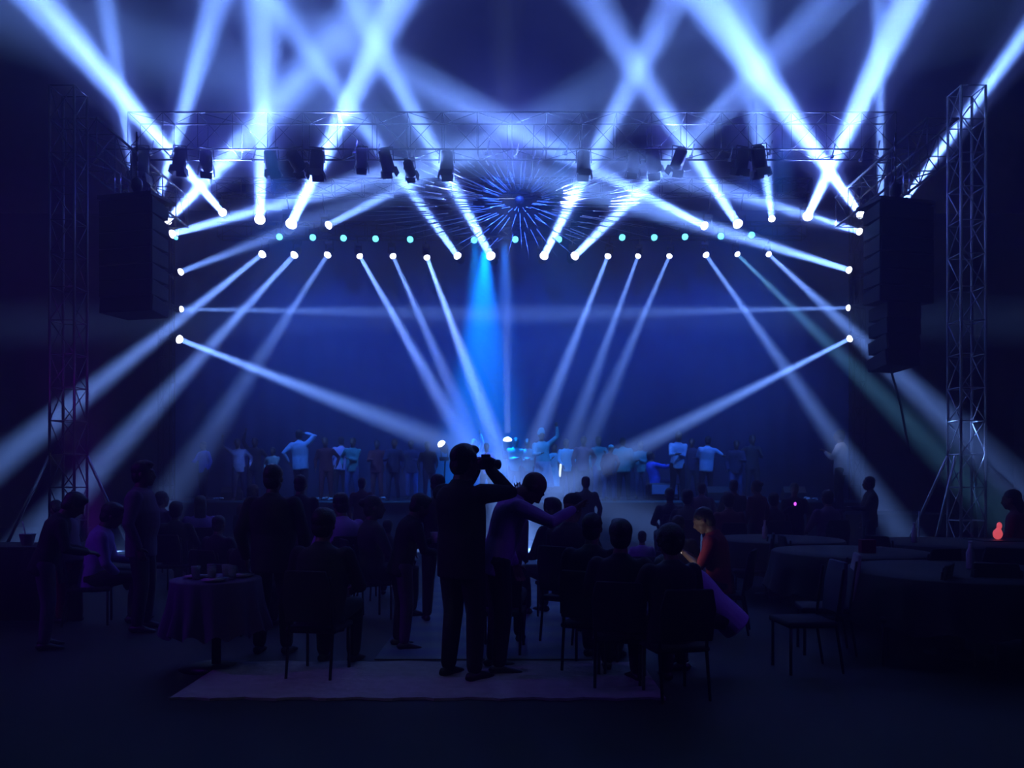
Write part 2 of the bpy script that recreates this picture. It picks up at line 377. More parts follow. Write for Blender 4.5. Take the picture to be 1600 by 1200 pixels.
fl_ = beam_lamp(fa, Vector((0, -.35, 1)).normalized(), .12, 'f', 'white floor lamp on stage sending a thin pale cone straight up', None)
fb = at(690, 694, 21.3)
beam_lamp(fb, Vector((-.55, -.6, .75)).normalized(), .11, 'f', 'tilted white floor lamp on a stand on stage among the suited men', None)
MB().tube((fb.x+.05, fb.y+.1, DZ+.03), (fb.x+.08, fb.y+.12, fb.z-.44), .02).loft([((fb.x+.05, fb.y+.1, DZ), .2, .2), ((fb.x+.05, fb.y+.1, DZ+.04), .18, .18)], 16)\
  .obj('lamp_stand', BLACKM)
tag(bpy.data.objects['lamp_stand'], 'black round-based stand under the tilted floor lamp on stage', 'stand')
MB().tube((fa.x, fa.y, DZ+.03), (fa.x, fa.y, fa.z-.42), .03).loft([((fa.x, fa.y, DZ), .25, .25), ((fa.x, fa.y, DZ+.05), .22, .22)], 16).obj('lamp_plinth', BLACKM)
tag(bpy.data.objects['lamp_plinth'], 'black plinth carrying the upward floor lamp at the middle of the stage', 'stand')

# cyan lamps
def par(a, d, r, label, group, lensm, hang=.28):
    t = empty('par_lamp', (0, 0, 0), label, 'stage light', group); d = Vector(d).normalized()
    MB().loft([(a-d*r*2.6, r*.55, r*.55), (a-d*r*2.2, r*.9, r*.9), (a-d*.01, r*1.1, r*1.1), (a+d*r*.25, r*1.15, r*1.15), (a+d*r*.25, r*1.02, r*1.02), (a-d*.005, r*1.0, r*1.0)], 16).obj('can', BLACKM, t)
    MB().ball(a+d*.01, (r*.95, r*.95, r*.35), d.to_track_quat('Z', 'Y').to_matrix()).obj('lens', lensm, t)
    b = MB(); m_ = a-d*r
    for q in (-1, 1): b.tube(m_+Vector((q*r*1.25, 0, 0)), m_+Vector((q*r*1.25, 0, hang-.04)), .012, n=6)
    b.tube(m_+Vector((-r*1.25, 0, hang-.04)), m_+Vector((r*1.25, 0, hang-.04)), .012, n=6).tube(m_+Vector((0, 0, hang-.04)), m_+Vector((0, 0, hang+.1)), .02, n=6)
    b.obj('bracket', BLACKM, t); return t
CX = [(437, 370), (489, 371), (537, 372), (587, 373), (641, 374), (741, 375), (805, 374), (873, 374), (972, 371), (1022, 371), (1070, 370), (1126, 369), (1174, 367)]
CN = ['first', 'second', 'third', 'fourth', 'fifth', 'sixth', 'seventh', 'eighth', 'ninth', 'tenth', 'eleventh', 'twelfth', 'thirteenth']
for i, (x, y) in enumerate(CX):
    par(at(x, y, 22.7), (0, -1, -.35), .105, 'round cyan lamp, %s of the row counting from the shorter speaker array' % CN[i], 'cyan lamps in a row', CYAN)
par(at(275, 372, 21), (.5, -1, -.3), .05, 'small cyan lamp beside the inner edge of the shorter speaker array', 'cyan side lamps', CYAN)
par(at(191, 317, 18.35), (.4, -1, -.3), .07, 'small cyan lamp under the side truss above the shorter speaker array', 'cyan side lamps', CYAN)
par(at(1419, 321, 18), (.0, -1, -.3), .09, 'pale cyan lamp on the top of the long speaker array', 'cyan side lamps', LENS)

# dark cans hanging on the front truss
def can(px, py, label, tilt, big=1.0, Y=18.0, body=True):
    c = at(px, py, Y); t = empty('barn_door_lamp', (0, 0, 0), label, 'stage light', 'unlit lamps on the front truss')
    M = rotM(tilt[0], tilt[1], tilt[2]); r = .13*big
    def q(x, y, z): return c+M @ Vector((x, y, z))
    MB().loft([(q(0, 0, .26*big), r*.6, r*.6), (q(0, 0, .22*big), r, r), (q(0, 0, 0), r*1.08, r*1.08), (q(0, 0, -.18*big), r*1.12, r*1.12)], 14).obj('can', BLACKM, t)
    b = MB()
    for (sx, sy) in ((1, 0), (-1, 0), (0, 1), (0, -1)):
        p = [q(sx*r*1.1-sy*r, sy*r*1.1-sx*r, -.17*big), q(sx*r*1.1+sy*r, sy*r*1.1+sx*r, -.17*big), q(sx*r*1.35+sy*r*.9, sy*r*1.35+sx*r*.9, -.32*big), q(sx*r*1.35-sy*r*.9, sy*r*1.35-sx*r*.9, -.32*big)]
        o_ = M @ Vector((sx, sy, 0))*.008
        b.add(p+[v+o_ for v in p], [(0, 1, 2, 3), (7, 6, 5, 4), (0, 4, 5, 1), (1, 5, 6, 2), (2, 6, 7, 3), (3, 7, 4, 0)])
    b.obj('barn_doors', BLACKM, t, False)
    y_ = MB(); top = Vector((c.x, c.y, 8.66))
    sd = M @ Vector((1, 0, 0))
    for s_ in (-1, 1): y_.tube(c+sd*s_*r*1.25, Vector((c.x, c.y, c.z+.3*big))+sd*s_*r*1.1, .012, n=6)
    y_.tube(Vector((c.x, c.y, c.z+.3*big))+sd*r*1.1, Vector((c.x, c.y, c.z+.3*big))-sd*r*1.1, .014, n=6).tube((c.x, c.y, c.z+.3*big), top, .018, n=6)
    y_.obj('yoke', BLACKM, t)
    MB().box((c.x, c.y, 8.64), (.06, .1, .1)).obj('clamp', STEEL, t, False, bevel=.01)
    return t
CANS = [(219, 256, (0, 4, 0), 1.35, 'boxy unlit lamp at the end of the front truss over the shorter speaker array'), (281, 249, (0, 6, 0), 1.0, 'unlit barn-door lamp beside the bright flare on the front truss'),
 (322, 252, (60, 0, 20), 1.0, 'unlit lamp with its round face turned outward, beside the flare'), (424, 253, (8, -8, 0), 1.0, 'unlit lamp hanging beside the vertical white shaft'),
 (463, 252, (60, 0, -20), 1.0, 'round-faced unlit lamp between the vertical shaft and the steep one'), (495, 254, (0, 3, 0), 1.1, 'unlit lamp dark against the widest shaft by its upper edge'),
 (565, 248, (50, 0, 10), .9, 'small unlit lamp beside the glinting clamps'), (604, 252, (40, 0, -15), 1.0, 'unlit lamp over the start of the sunburst spikes'),
 (640, 264, (60, 0, -10), .8, 'faint unlit lamp hanging lower than its neighbours'), (698, 255, (0, 0, 0), 1.05, 'unlit upright lamp just beside the shaft to the centre gap'),
 (912, 255, (0, 0, 0), 1.05, 'unlit upright lamp cut out against the steep bright shaft'), (990, 255, (0, 4, 0), .9, 'faint unlit boxy lamp in shadow beside the round-faced pair'),
 (1021, 252, (50, 0, -20), 1.1, 'round unlit lamp beside the flare on the truss over the star crossing'), (1060, 250, (40, 0, 20), 1.0, 'round unlit lamp between the flare and the white shaft below it'),
 (1160, 250, (20, 0, 20), 1.0, 'unlit lamp dark in front of the pale cone'), (1186, 250, (8, -10, 0), 1.15, 'unlit barn-door lamp turned sideways, last along the front truss')]
for (x, y, tl, bg_, lb) in CANS: can(x, y, lb, tl, bg_)
# small clamps catching the light
for i, px in enumerate((235, 268, 395, 553, 588, 645, 760, 806, 845, 884, 1080, 1140, 1202, 1300, 1345, 1370)):
    c = at(px, 240+(i % 3)*5, 17.65)
    o = MB().tube(c, c+Vector((.07, 0, .28)), .016, n=6).box(c, (.07, .05, .06)).obj('truss_clamp', mat('bright_clamp', (.8, .8, .85), .25, .9))
    tag(o, 'shiny metal clamp hooked under the front truss', 'clamp', 'shiny clamps under the front truss')
# hanging tubes on side trusses
for i, (px, py) in enumerate(((146, 290), (170, 303), (1440, 294), (1457, 290))):
    c = at(px, py, 16.9 if i % 2 == 0 else 17.5); c.x = (-1 if px < 800 else 1)*8.14
    t = MB().tube((c.x-.06, c.y, 7.9), (c.x-.06, c.y, 7.45), .018, n=6).tube((c.x+.06, c.y, 7.87), (c.x+.06, c.y, 7.45), .018, n=6).tube((c.x-.06, c.y, 7.45), (c.x+.06, c.y, 7.45), .018, n=6)
    tag(t.obj('hook_bracket', mat('bright_clamp', (.8, .8, .85), .25, .9)), ('first ' if i % 2 == 0 else 'second ')+'shiny U-shaped bracket hanging under the side truss by the %s tower' % ('bucket-side' if px < 800 else 'outrigger-braced'), 'bracket', 'side truss brackets')

# ------------------------------------------------------------------ line arrays
def line_array(px0, px1, ytop, Y, n, label, toe, flip):
    x0 = at(px0, ytop, Y); x1 = at(px1, ytop, Y); W = x1.x-x0.x; cx = (x0.x+x1.x)/2
    t = empty('speaker_array', (cx, Y, x0.z), label, 'loudspeaker'); z = 0; y = 0; ang = 0; hh = .3
    for k in range(n):
        ang = 0 if k < n*.55 else (k-n*.55)*2.6
        M = rotM(-ang, 0, 0); w2 = W*(1 if k < 6 or not flip else .62); dep = .62
        c = Vector((0 if w2 == W else -W*.05, y, z-hh/2))
        cab = MB(); P = []
        for sy, ws, hs in ((-1, 1, 1), (1, .78, .8)):
            for (sx, sz) in ((-1, -1), (1, -1), (1, 1), (-1, 1)):
                P.append(c+M @ Vector((sx*w2/2*ws, sy*dep/2, sz*hh*.48*hs)))
        cab.add(P, [(0, 1, 2, 3), (7, 6, 5, 4), (0, 4, 5, 1), (1, 5, 6, 2), (2, 6, 7, 3), (3, 7, 4, 0)])
        cb = cab.obj('cabinet', CAB, t, False, bevel=.012)
        MB().box(c+M @ Vector((0, -dep/2-.012, 0)), (w2*.94, .02, hh*.86), M).obj('grille', GRILLE, cb, False, bevel=.005)
        z -= hh*cos(R(ang)); y += hh*sin(R(ang))*.6
    fr = MB(); fr.box((0, 0, .05), (W*1.0, .7, .06)).box((0, 0, .12), (W*.45, .12, .12)).tube((-W*.2, 0, .1), (-W*.2, 0, .22), .03).tube((W*.2, 0, .1), (W*.2, 0, .22), .03)
    fr.obj('bumper_frame', BLACKM, t, False)
    ch = MB(); zt = 8.0-x0.z
    for k in range(int((zt-.15)/.09)):
        zz = .2+k*.09; dx = (.014 if k % 2 else 0)
        ch.loft([((0, 0, zz-.045), .014+dx, .026-dx), ((0, 0, zz+.045), .014+dx, .026-dx)], 6)
    ch.obj('hoist_chain', BLACKM, t)
    MB().loft([((0, 0, .2), .05, .07), ((0, 0, .3), .11, .09), ((0, 0, .42), .1, .09), ((0, 0, .48), .04, .05)], 12).obj('chain_hoist', BLACKM, t)
    t.rotation_euler = (0, 0, R(toe)); return t
line_array(166, 262, 318, 15.2, 7, 'shorter black speaker array hanging from a chain near the bucket-side tower', -14, False)
line_array(1350, 1448, 326, 15.2, 10, 'longer black speaker array stepping in to narrow cabinets at its foot', 14, True)
b = MB(); p0 = at(1385, 552, 15.2); p1 = at(1421, 708, 15.6)
b.limb([(p0, .022), (p0.lerp(p1, .5)+Vector((.05, 0, -.03)), .022), (p1, .022)], 8)
tag(b.obj('hanging_cable', CAB), 'black cable trailing diagonally from the foot of the longer speaker array', 'cable')

# ------------------------------------------------------------------ sunburst ornament
SB = empty('sunburst_ornament', (0, 0, 0), 'huge metal sunburst of thin radiating spikes hung above the stage centre', 'ornament')
random.seed(11); sbm = mat('polished_spike', (.8, .82, .88), .3, .6); c0 = at(812, 312, 20.5)
MB().ball(c0, (.12, .08, .10)).obj('hub', mat('dark_hub', (.02, .02, .04), .5), SB)
for ring, (n, r0, r1, th) in enumerate(((40, .5, 1.25, .012), (64, 1.0, 2.4, .014), (80, 2.0, 4.1, .014))):
    b = MB()
    for k in range(n):
        a = 2*pi*(k+random.uniform(-.3, .3))/n
        q0 = r0*random.uniform(.9, 1.25); q1 = r1*random.uniform(.75, 1.05)
        dz = random.uniform(-.25, .1)
        p0 = c0+Vector((cos(a)*q0, -.1+dz*.2, sin(a)*q0*.42)); p1 = c0+Vector((cos(a)*q1, -.35+dz-ring*.15, sin(a)*q1*.42))
        b.tube(p0, p1, th, th*.3, 5)
    b.obj('spike_ring', sbm, SB)
for sx in (-1, 1):
    MB().tube(c0+Vector((sx*.3, 0, .1)), (c0.x+sx*.3, c0.y, 9.0), .01, n=5).tube((c0.x+sx*.3, c0.y, 9.0), (c0.x+sx*.3, 18.3, 9.48), .012, n=5).obj('hanging_wire', BLACKM, SB)

#@@PEOPLE
# ------------------------------------------------------------------ people
SKIN = mat('skin', (.14, .085, .06), .55, noise=.08)
HAIR = mat('black_hair', (.008, .007, .007), .6, noise=.3, scale=60, bump=.3)
def cloth(name, col, rough=.85): return mat('cloth_'+name, col, rough, noise=.12, scale=14, bump=.15)
BLK = cloth('black', (.012, .012, .014)); CHAR = cloth('charcoal', (.03, .03, .035)); NAVY = cloth('navy', (.02, .03, .08))
WHT = cloth('white', (.7, .7, .72)); LBLUE = cloth('light_blue', (.3, .5, .75)); LAV = cloth('lavender', (.42, .38, .62))
MAR = cloth('maroon', (.12, .02, .03)); TEAL = cloth('teal', (.06, .28, .3)); JEAN = cloth('jeans', (.05, .09, .25)); GREYG = cloth('grey_green', (.3, .38, .36))
RED = cloth('red', (.2, .015, .03)); VIO = cloth('pale_violet', (.36, .18, .6)); CYN = cloth('cyan', (.15, .6, .75)); BBLU = cloth('bright_blue', (.04, .12, .75))
DPUR = cloth('plum', (.10, .05, .13)); SEQ = mat('sequin', (.55, .5, .85), .18, .8, noise=.5, scale=90, bump=1)
SHOE = mat('shoe_leather', (.015, .013, .012), .5)

def ik(S, W, L1, L2, hint):
    d = W-S; D = min(d.length, (L1+L2)*.995); d = d.normalized(); W = S+d*D
    a = (L1*L1-L2*L2+D*D)/(2*D); h = math.sqrt(max(0, L1*L1-a*a))
    hv = (hint-d*hint.dot(d)); hv = hv.normalized() if hv.length > 1e-4 else Vector((0, 0, -1))
    return S+d*a+hv*h, W
ARM = {'down': (.08, .07, -.51), 'front': (-.08, .36, -.22), 'phone': (-.14, .30, -.10), 'up': (.06, .12, .50), 'head': (-.06, .06, .27), 'lap': (-.06, .30, -.42),
       'cross': (-.24, .24, -.22), 'hips': (.10, -.02, -.42), 'camera': (-.13, .25, .19), 'reach': (-.02, .50, -.12), 'out': (.40, .20, -.15), 'clap': (-.15, .3, .0), 'low': (.02, .30, -.42), 'wave': (.18, .2, .42)}
PEOPLE = []
def person(px, ytop, s, mode='stand', face=0, lean=0, side=0, head=(0, 0), arms=('down', 'down'), top=BLK, bottom=BLK, sleeve='long', hair='short',
           label='', group=None, zf=0.0, Y=None, tall=None, bulk=1.0, vox=None, stride=.0, skirt=False, hairm=None, curl=.5, acc=None, headr=1.05, jacket=0, X=None):
    Y = Y or F/s; s = F/Y
    Vz = lambda x, y, z: Vector((x, y, z))
    # --- skeleton, unit body 1.75 m, facing +Y
    if mode == 'sit': hipz = .50
    elif mode == 'kneel': hipz = .50
    else: hipz = .93
    hip = Vz(0, 0, hipz)
    T = Matrix.Rotation(R(-lean), 3, 'X') @ Matrix.Rotation(R(side), 3, 'Y')
    def tp(x, y, z): return hip+T @ Vector((x, y, z))     # torso space, z from the hips
    Hm = T @ Matrix.Rotation(R(-head[0]), 3, 'Z') @ Matrix.Rotation(R(-head[1]), 3, 'X') if True else T
    neck0 = tp(0, -.01, .525); neck1 = neck0+(T @ Vector((0, .0, 1))*.5+Hm @ Vector((0, .12, .5))).normalized()*.055
    hc = neck1+Hm @ Vector((0, .03, .105))
    topz = (hc+Hm @ Vector((0, -.01, .125))).z if True else 0
    if head[1] > 30 or lean > 40: topz = max(topz, hc.z+.11)
    if mode == 'bend': topz = tp(0, -.11, .40).z
    target = CZ-(ytop-HY)/s-zf
    k = target/topz if tall is None else tall/1.75
    M = 1.0
    hipw = .095
    legs = []
    for q in (-1, 1):
        h0 = hip+Vector((q*hipw, 0, -.02))
        if mode == 'sit':
            kn = Vector((q*.14, .43, .50)); an = Vector((q*.13, .40+.06*q*stride, .08))
        else:
            f = q*stride
            an = Vector((q*.13, f*.5, .08)); kn = (h0+an)/2+Vector((0, .04+abs(f)*.05, 0))
        legs.append((h0, kn, an, q))
    armj = []
    for q, nm_ in ((-1, arms[0]), (1, arms[1])):
        S = tp(q*.182*bulk**.5, 0, .452)
        v = ARM[nm_] if isinstance(nm_, str) else nm_
        vv = Vector((v[0]*q, v[1], v[2]))
        # arms hang by gravity when down, otherwise follow the torso
        Wp = S+(vv if nm_ in ('down', 'low') or not isinstance(nm_, str) else T @ vv)
        if mode == 'sit' and nm_ in ('down',): Wp = Vector((q*.17, .33, .66))
        hint = Vector((q*.6, -.5, -.6)) if v[2] < .15 else Vector((q*1, .1, -.3))
        if nm_ == 'camera': hint = Vector((q*.8, .1, -.8))
        E_, Wp = ik(S, Wp, .29, .26, hint)
        armj.append((S, E_, Wp, q, nm_))
    vox = vox or (.013 if s > 120 else .018 if s > 80 else .022)
    hero = vox < .01
    t = empty('person', (0, 0, 0), label, 'person', group)
    # --- body
    b = MB(); bk = bulk
    def tors(e, z0=-.08, z1=.53):
        sec = [(-.12, .13, .10), (-.05, .165, .115), (.05, .162, .112), (.16, .148*bk, .105*bk), (.28, .155*bk, .112*bk), (.37, .172, .118), (.425, .176, .110), (.465, .155, .098), (.497, .118, .082), (.53, .075, .07)]
        return [(tp(0, (.0 if z < .2 else -.01)+(.02*(bk-1)*8 if .05 < z < .3 else 0), z), rx+e, ry+e) for z, rx, ry in sec if z0 <= z <= z1]
    b.loft(tors(0), 18, T @ Vector((1, 0, 0)))
    b.limb([(tp(0, -.01, .49), .075), (neck0, .066), (neck1, .058), (hc-Hm @ Vector((0, 0, .03)), .056)], 12)
    hr = headr
    def hp(x, y, z): return hc+Hm @ Vector((x, y, z))*hr
    b.ball(hp(0, -.012, .03), (.076*hr, .096*hr, .092*hr), Hm, 18, 12)
    b.ball(hp(0, .022, -.035), (.06*hr, .072*hr, .085*hr), Hm, 16, 10)
    b.ball(hp(0, .062, -.098), (.026*hr, .024*hr, .022*hr), Hm, 10, 7)               # chin
    b.loft([(hp(0, .085, .02), .010, .012), (hp(0, .108, -.028), .016, .018), (hp(0, .095, -.042), .017, .012)], 8, Hm @ Vector((1, 0, 0)))  # nose
    b.ball(hp(0, .082, .034), (.05*hr, .018, .012), Hm, 10, 6)                        # brow
    b.ball(hp(0, .088, -.062), (.026, .012, .007), Hm, 10, 6).ball(hp(0, .086, -.074), (.022, .012, .008), Hm, 10, 6)   # lips
    for q in (-1, 1):
        b.ball(hp(q*.079, -.008, -.008), (.010, .020, .032), Hm, 8, 6)               # ears
        b.ball(hp(q*.03, .074, .008), (.014, .012, .010), Hm, 8, 6)                   # eyes
    for (S, E_, Wp, q, nm_) in armj:
        b.limb([(S, .054), (S.lerp(E_, .45), .046), (E_, .039), (E_.lerp(Wp, .3), .038), (Wp, .027)], 12)
        d = (Wp-E_).normalized(); 
        if nm_ in ('lap', 'down', 'low'): d = (d+Vector((0, 0, -.3))).normalized()
        nrm = Vector((-q, 0, 0)) if abs(d.z) > .6 else Vector((0, 0, -1))            # palm side
        if isinstance(nm_, tuple) or nm_ in ('up', 'wave'): nrm = Vector((0, 1, 0))
        nrm = (nrm-d*nrm.dot(d)).normalized(); lat = d.cross(nrm)
        th = lat if (lat.dot(Vector((-q, 1, .3))) > 0) else -lat
        b.loft([(Wp-d*.01, .026, .02), (Wp+d*.03, .036, .016), (Wp+d*.075, .042, .016), (Wp+d*.095, .038, .013)], 10, th)
        cu = .12 if nm_ in ('up', 'wave') or isinstance(nm_, tuple) else curl
        for fi, (off, ln) in enumerate(((.033, .07), (.011, .08), (-.011, .075), (-.032, .058))):
            spread = .14 if nm_ in ('up', 'wave') or isinstance(nm_, tuple) else .03
            fd = (d+th*off*spread*30).normalized()
            p = Wp+d*.09+th*off; p1 = p+(fd+nrm*cu*.5).normalized()*ln*.42; p2 = p1+(fd*.8+nrm*cu*1.3).normalized()*ln*.32; p3 = p2+(fd*.55+nrm*cu*1.8).normalized()*ln*.26
            b.limb([(p, .0092), (p1, .0088), (p2, .0082), (p3, .0072)], 7)
        p = Wp+d*.025+th*.03; p1 = p+(d*.6+th*.8).normalized()*.035; p2 = p1+(d*.9+th*.3+nrm*cu*.6).normalized()*.03
        b.limb([(p, .013), (p1, .011), (p2, .009)], 7)
    for (h0, kn, an, q) in legs:
        b.limb([(h0, .088), (h0.lerp(kn, .4), .078), (kn, .056), (kn.lerp(an, .3), .054), (an, .036)], 12)
        b.limb([(an+Vector((q*.0, -.03, -.045)), .034), (an+Vector((q*.01, .06, -.05)), .032), (an+Vector((q*.02, .14, -.058)), .02)], 8)
    b.v = [(x*k, y*k, z*k) for x, y, z in b.v]
    b.obj('body', SKIN, t, voxel=vox*(.9 if hero else 1), sm=2)
    def part(mb, name, m, v=None, sm=3):
        mb.v = [(x*k, y*k, z*k) for x, y, z in mb.v]
        return mb.obj(name, m, t, voxel=v or vox*1.1, sm=sm)
    # --- trousers
    if bottom is not None:
        b = MB()
        b.loft([(tp(0, 0, -.13) if mode != 'sit' else hip+Vector((0, .03, -.06)), .15, .12), (tp(0, 0, -.05), .185, .135), (tp(0, 0, .04), .182, .13), (tp(0, 0, .10), .17, .12)], 16, T @ Vector((1, 0, 0)))
        for (h0, kn, an, q) in legs:
            b.limb([(h0, .104), (h0.lerp(kn, .45), .094), (kn, .076), (kn.lerp(an, .5), .068), (an+(kn-an).normalized()*.03, .06)], 14)
        if skirt:
            if mode == 'sit': b.loft([(hip+Vector((0, 0, 0)), .2, .13), (Vector((0, .25, .52)), .24, .1), (Vector((0, .45, .45)), .26, .09), (Vector((0, .5, .2)), .24, .1)], 16, (1, 0, 0))
            else: b.loft([(tp(0, 0, .02), .19, .14), (hip+Vector((0, 0, -.3)), .24, .18), (hip+Vector((0, 0, -.62)), .29, .22)], 18, (1, 0, 0))
        part(b, 'skirt' if skirt else 'trousers', bottom)
    # --- top
    b = MB(); e = .022+jacket
    b.loft([(tp(0, 0, -.14-jacket*2), .185+jacket, .135+jacket)]+tors(e, -.06, .50)+[(tp(0, -.01, .525), .085, .08), (tp(0, -.005, .55), .068, .07)], 20, T @ Vector((1, 0, 0)))
    for (S, E_, Wp, q, nm_) in armj:
        if sleeve == 'long': b.limb([(S, .07+jacket*.5), (S.lerp(E_, .5), .062+jacket*.5), (E_, .055+jacket*.4), (E_.lerp(Wp, .55), .047+jacket*.3), (E_.lerp(Wp, .92), .038+jacket*.3)], 12)
        else: b.limb([(S, .07), (S.lerp(E_, .4), .064), (S.lerp(E_, .78), .060)], 12)
    part(b, 'jacket' if jacket > .01 else 'shirt', top)
    # --- shoes
    for (h0, kn, an, q) in legs:
        b = MB(); b.loft([(an+Vector((0, -.075, -.05)), .025, .02), (an+Vector((0, -.055, -.04)), .038, .038), (an+Vector((q*.005, .03, -.035)), .042, .043), (an+Vector((q*.015, .11, -.052)), .046, .027), (an+Vector((q*.02, .165, -.06)), .034, .018), (an+Vector((q*.02, .19, -.064)), .015, .01)], 12, (1, 0, 0))
        b.v = [(x*k, y*k, max(0.0, z*k)) for x, y, z in b.v]
        b.obj('shoe', SHOE, t)
    # --- hair and headwear
    hm = hairm or HAIR
    if hair != 'bald':
        b = MB(); random.seed(int(px*7+ytop))
        tuft = lambda n, rr, z0, y1, sz: [b.ball(hp(sin(a)*rr*.078*math.sqrt(max(.02, 1-((z-.03)/.10)**2)), -.02-cos(a)*rr*.08*math.sqrt(max(.02, 1-((z-.03)/.10)**2)), z), (sz, sz*1.1, sz*.9), Hm, 7, 5) for a, z in [(random.uniform(-2.2, 2.2), random.uniform(z0, .12)) for _ in range(n)]]
        if hair in ('short', 'quiff', 'bushy', 'long', 'bun', 'curly'):
            g = {'bushy': .016, 'curly': .022, 'quiff': .010}.get(hair, .006)
            b.ball(hp(0, -.022, .045), (.082+g, .098+g, .087+g), Hm, 18, 12)
            b.ball(hp(0, -.052, -.02), (.078+g*.6, .062+g*.6, .085), Hm, 14, 9)
            if hair in ('quiff', 'bushy'): b.ball(hp(.01, .05, .098), (.055, .05, .036), Hm, 12, 8).ball(hp(-.02, .0, .115), (.06, .06, .03), Hm, 12, 8)
            if hair == 'curly': tuft(40, 1.15, -.03, 0, .024)
            else: tuft(14, .95, .0, 0, .018)
            if hair == 'long':
                b.loft([(hp(0, -.06, .04), .085, .05), (hp(0, -.085, -.06), .09, .05), (hp(0, -.095, -.17), .085, .042), (hp(0, -.10, -.28), .06, .03), (hp(0, -.10, -.33), .02, .015)], 14, Hm @ Vector((1, 0, 0)))
            if hair == 'bun': b.ball(hp(0, -.12, .05), .045, Hm, 12, 8)
            # cut the hair off the face
            fv = []
            part(b, 'hair', hm, v=max(vox*.8, .007), sm=2)
        elif hair in ('turban', 'cap', 'scarf'):
            if hair == 'turban':
                for i_ in range(5): b.ball(hp(0, -.02+.012*i_, .05+.02*i_), (.105-.008*i_, .115-.01*i_, .05), Hm @ rotM(-12+6*i_, 8*(-1)**i_, 0), 16, 8)
            elif hair == 'cap':
                b.ball(hp(0, -.015, .055), (.088, .105, .080), Hm, 16, 10).loft([(hp(0, .06, .06), .075, .012), (hp(0, .12, .048), .065, .008), (hp(0, .155, .04), .035, .006)], 12, Hm @ Vector((1, 0, 0)))
            else:
                b.ball(hp(0, -.03, .035), (.09, .10, .10), Hm, 16, 10).loft([(hp(0, -.05, 0), .09, .07), (hp(0, -.05, -.13), .10, .08), (hp(0, -.03, -.19), .13, .09)], 16, Hm @ Vector((1, 0, 0)))
            part(b, {'turban': 'turban', 'cap': 'cap', 'scarf': 'head_scarf'}[hair], hm, v=max(vox*.8, .007), sm=2)
    X = (px-800)*Y/F if X is None else X
    # shift so that the head (or back) stands at the asked column
    Rz = Matrix.Rotation(R(-face), 3, 'Z')
    ref = (tp(0, -.05, .35) if mode == 'bend' else hc)*k; ref = Rz @ ref
    t.rotation_euler = (0, 0, R(-face))
    t.location = (X-ref.x, Y-ref.y, zf)
    info = dict(root=t, k=k, Rz=Rz, hands=[(q, Wp*k, (Wp-E_).normalized()) for (S, E_, Wp, q, _) in armj], loc=Vector(t.location), head=hc*k, face=face, Y=Y, top=target, hip=hip*k)
    info['w'] = lambda p: info['loc']+Rz @ p
    PEOPLE.append((label, round(k*1.75, 2)))
    return info

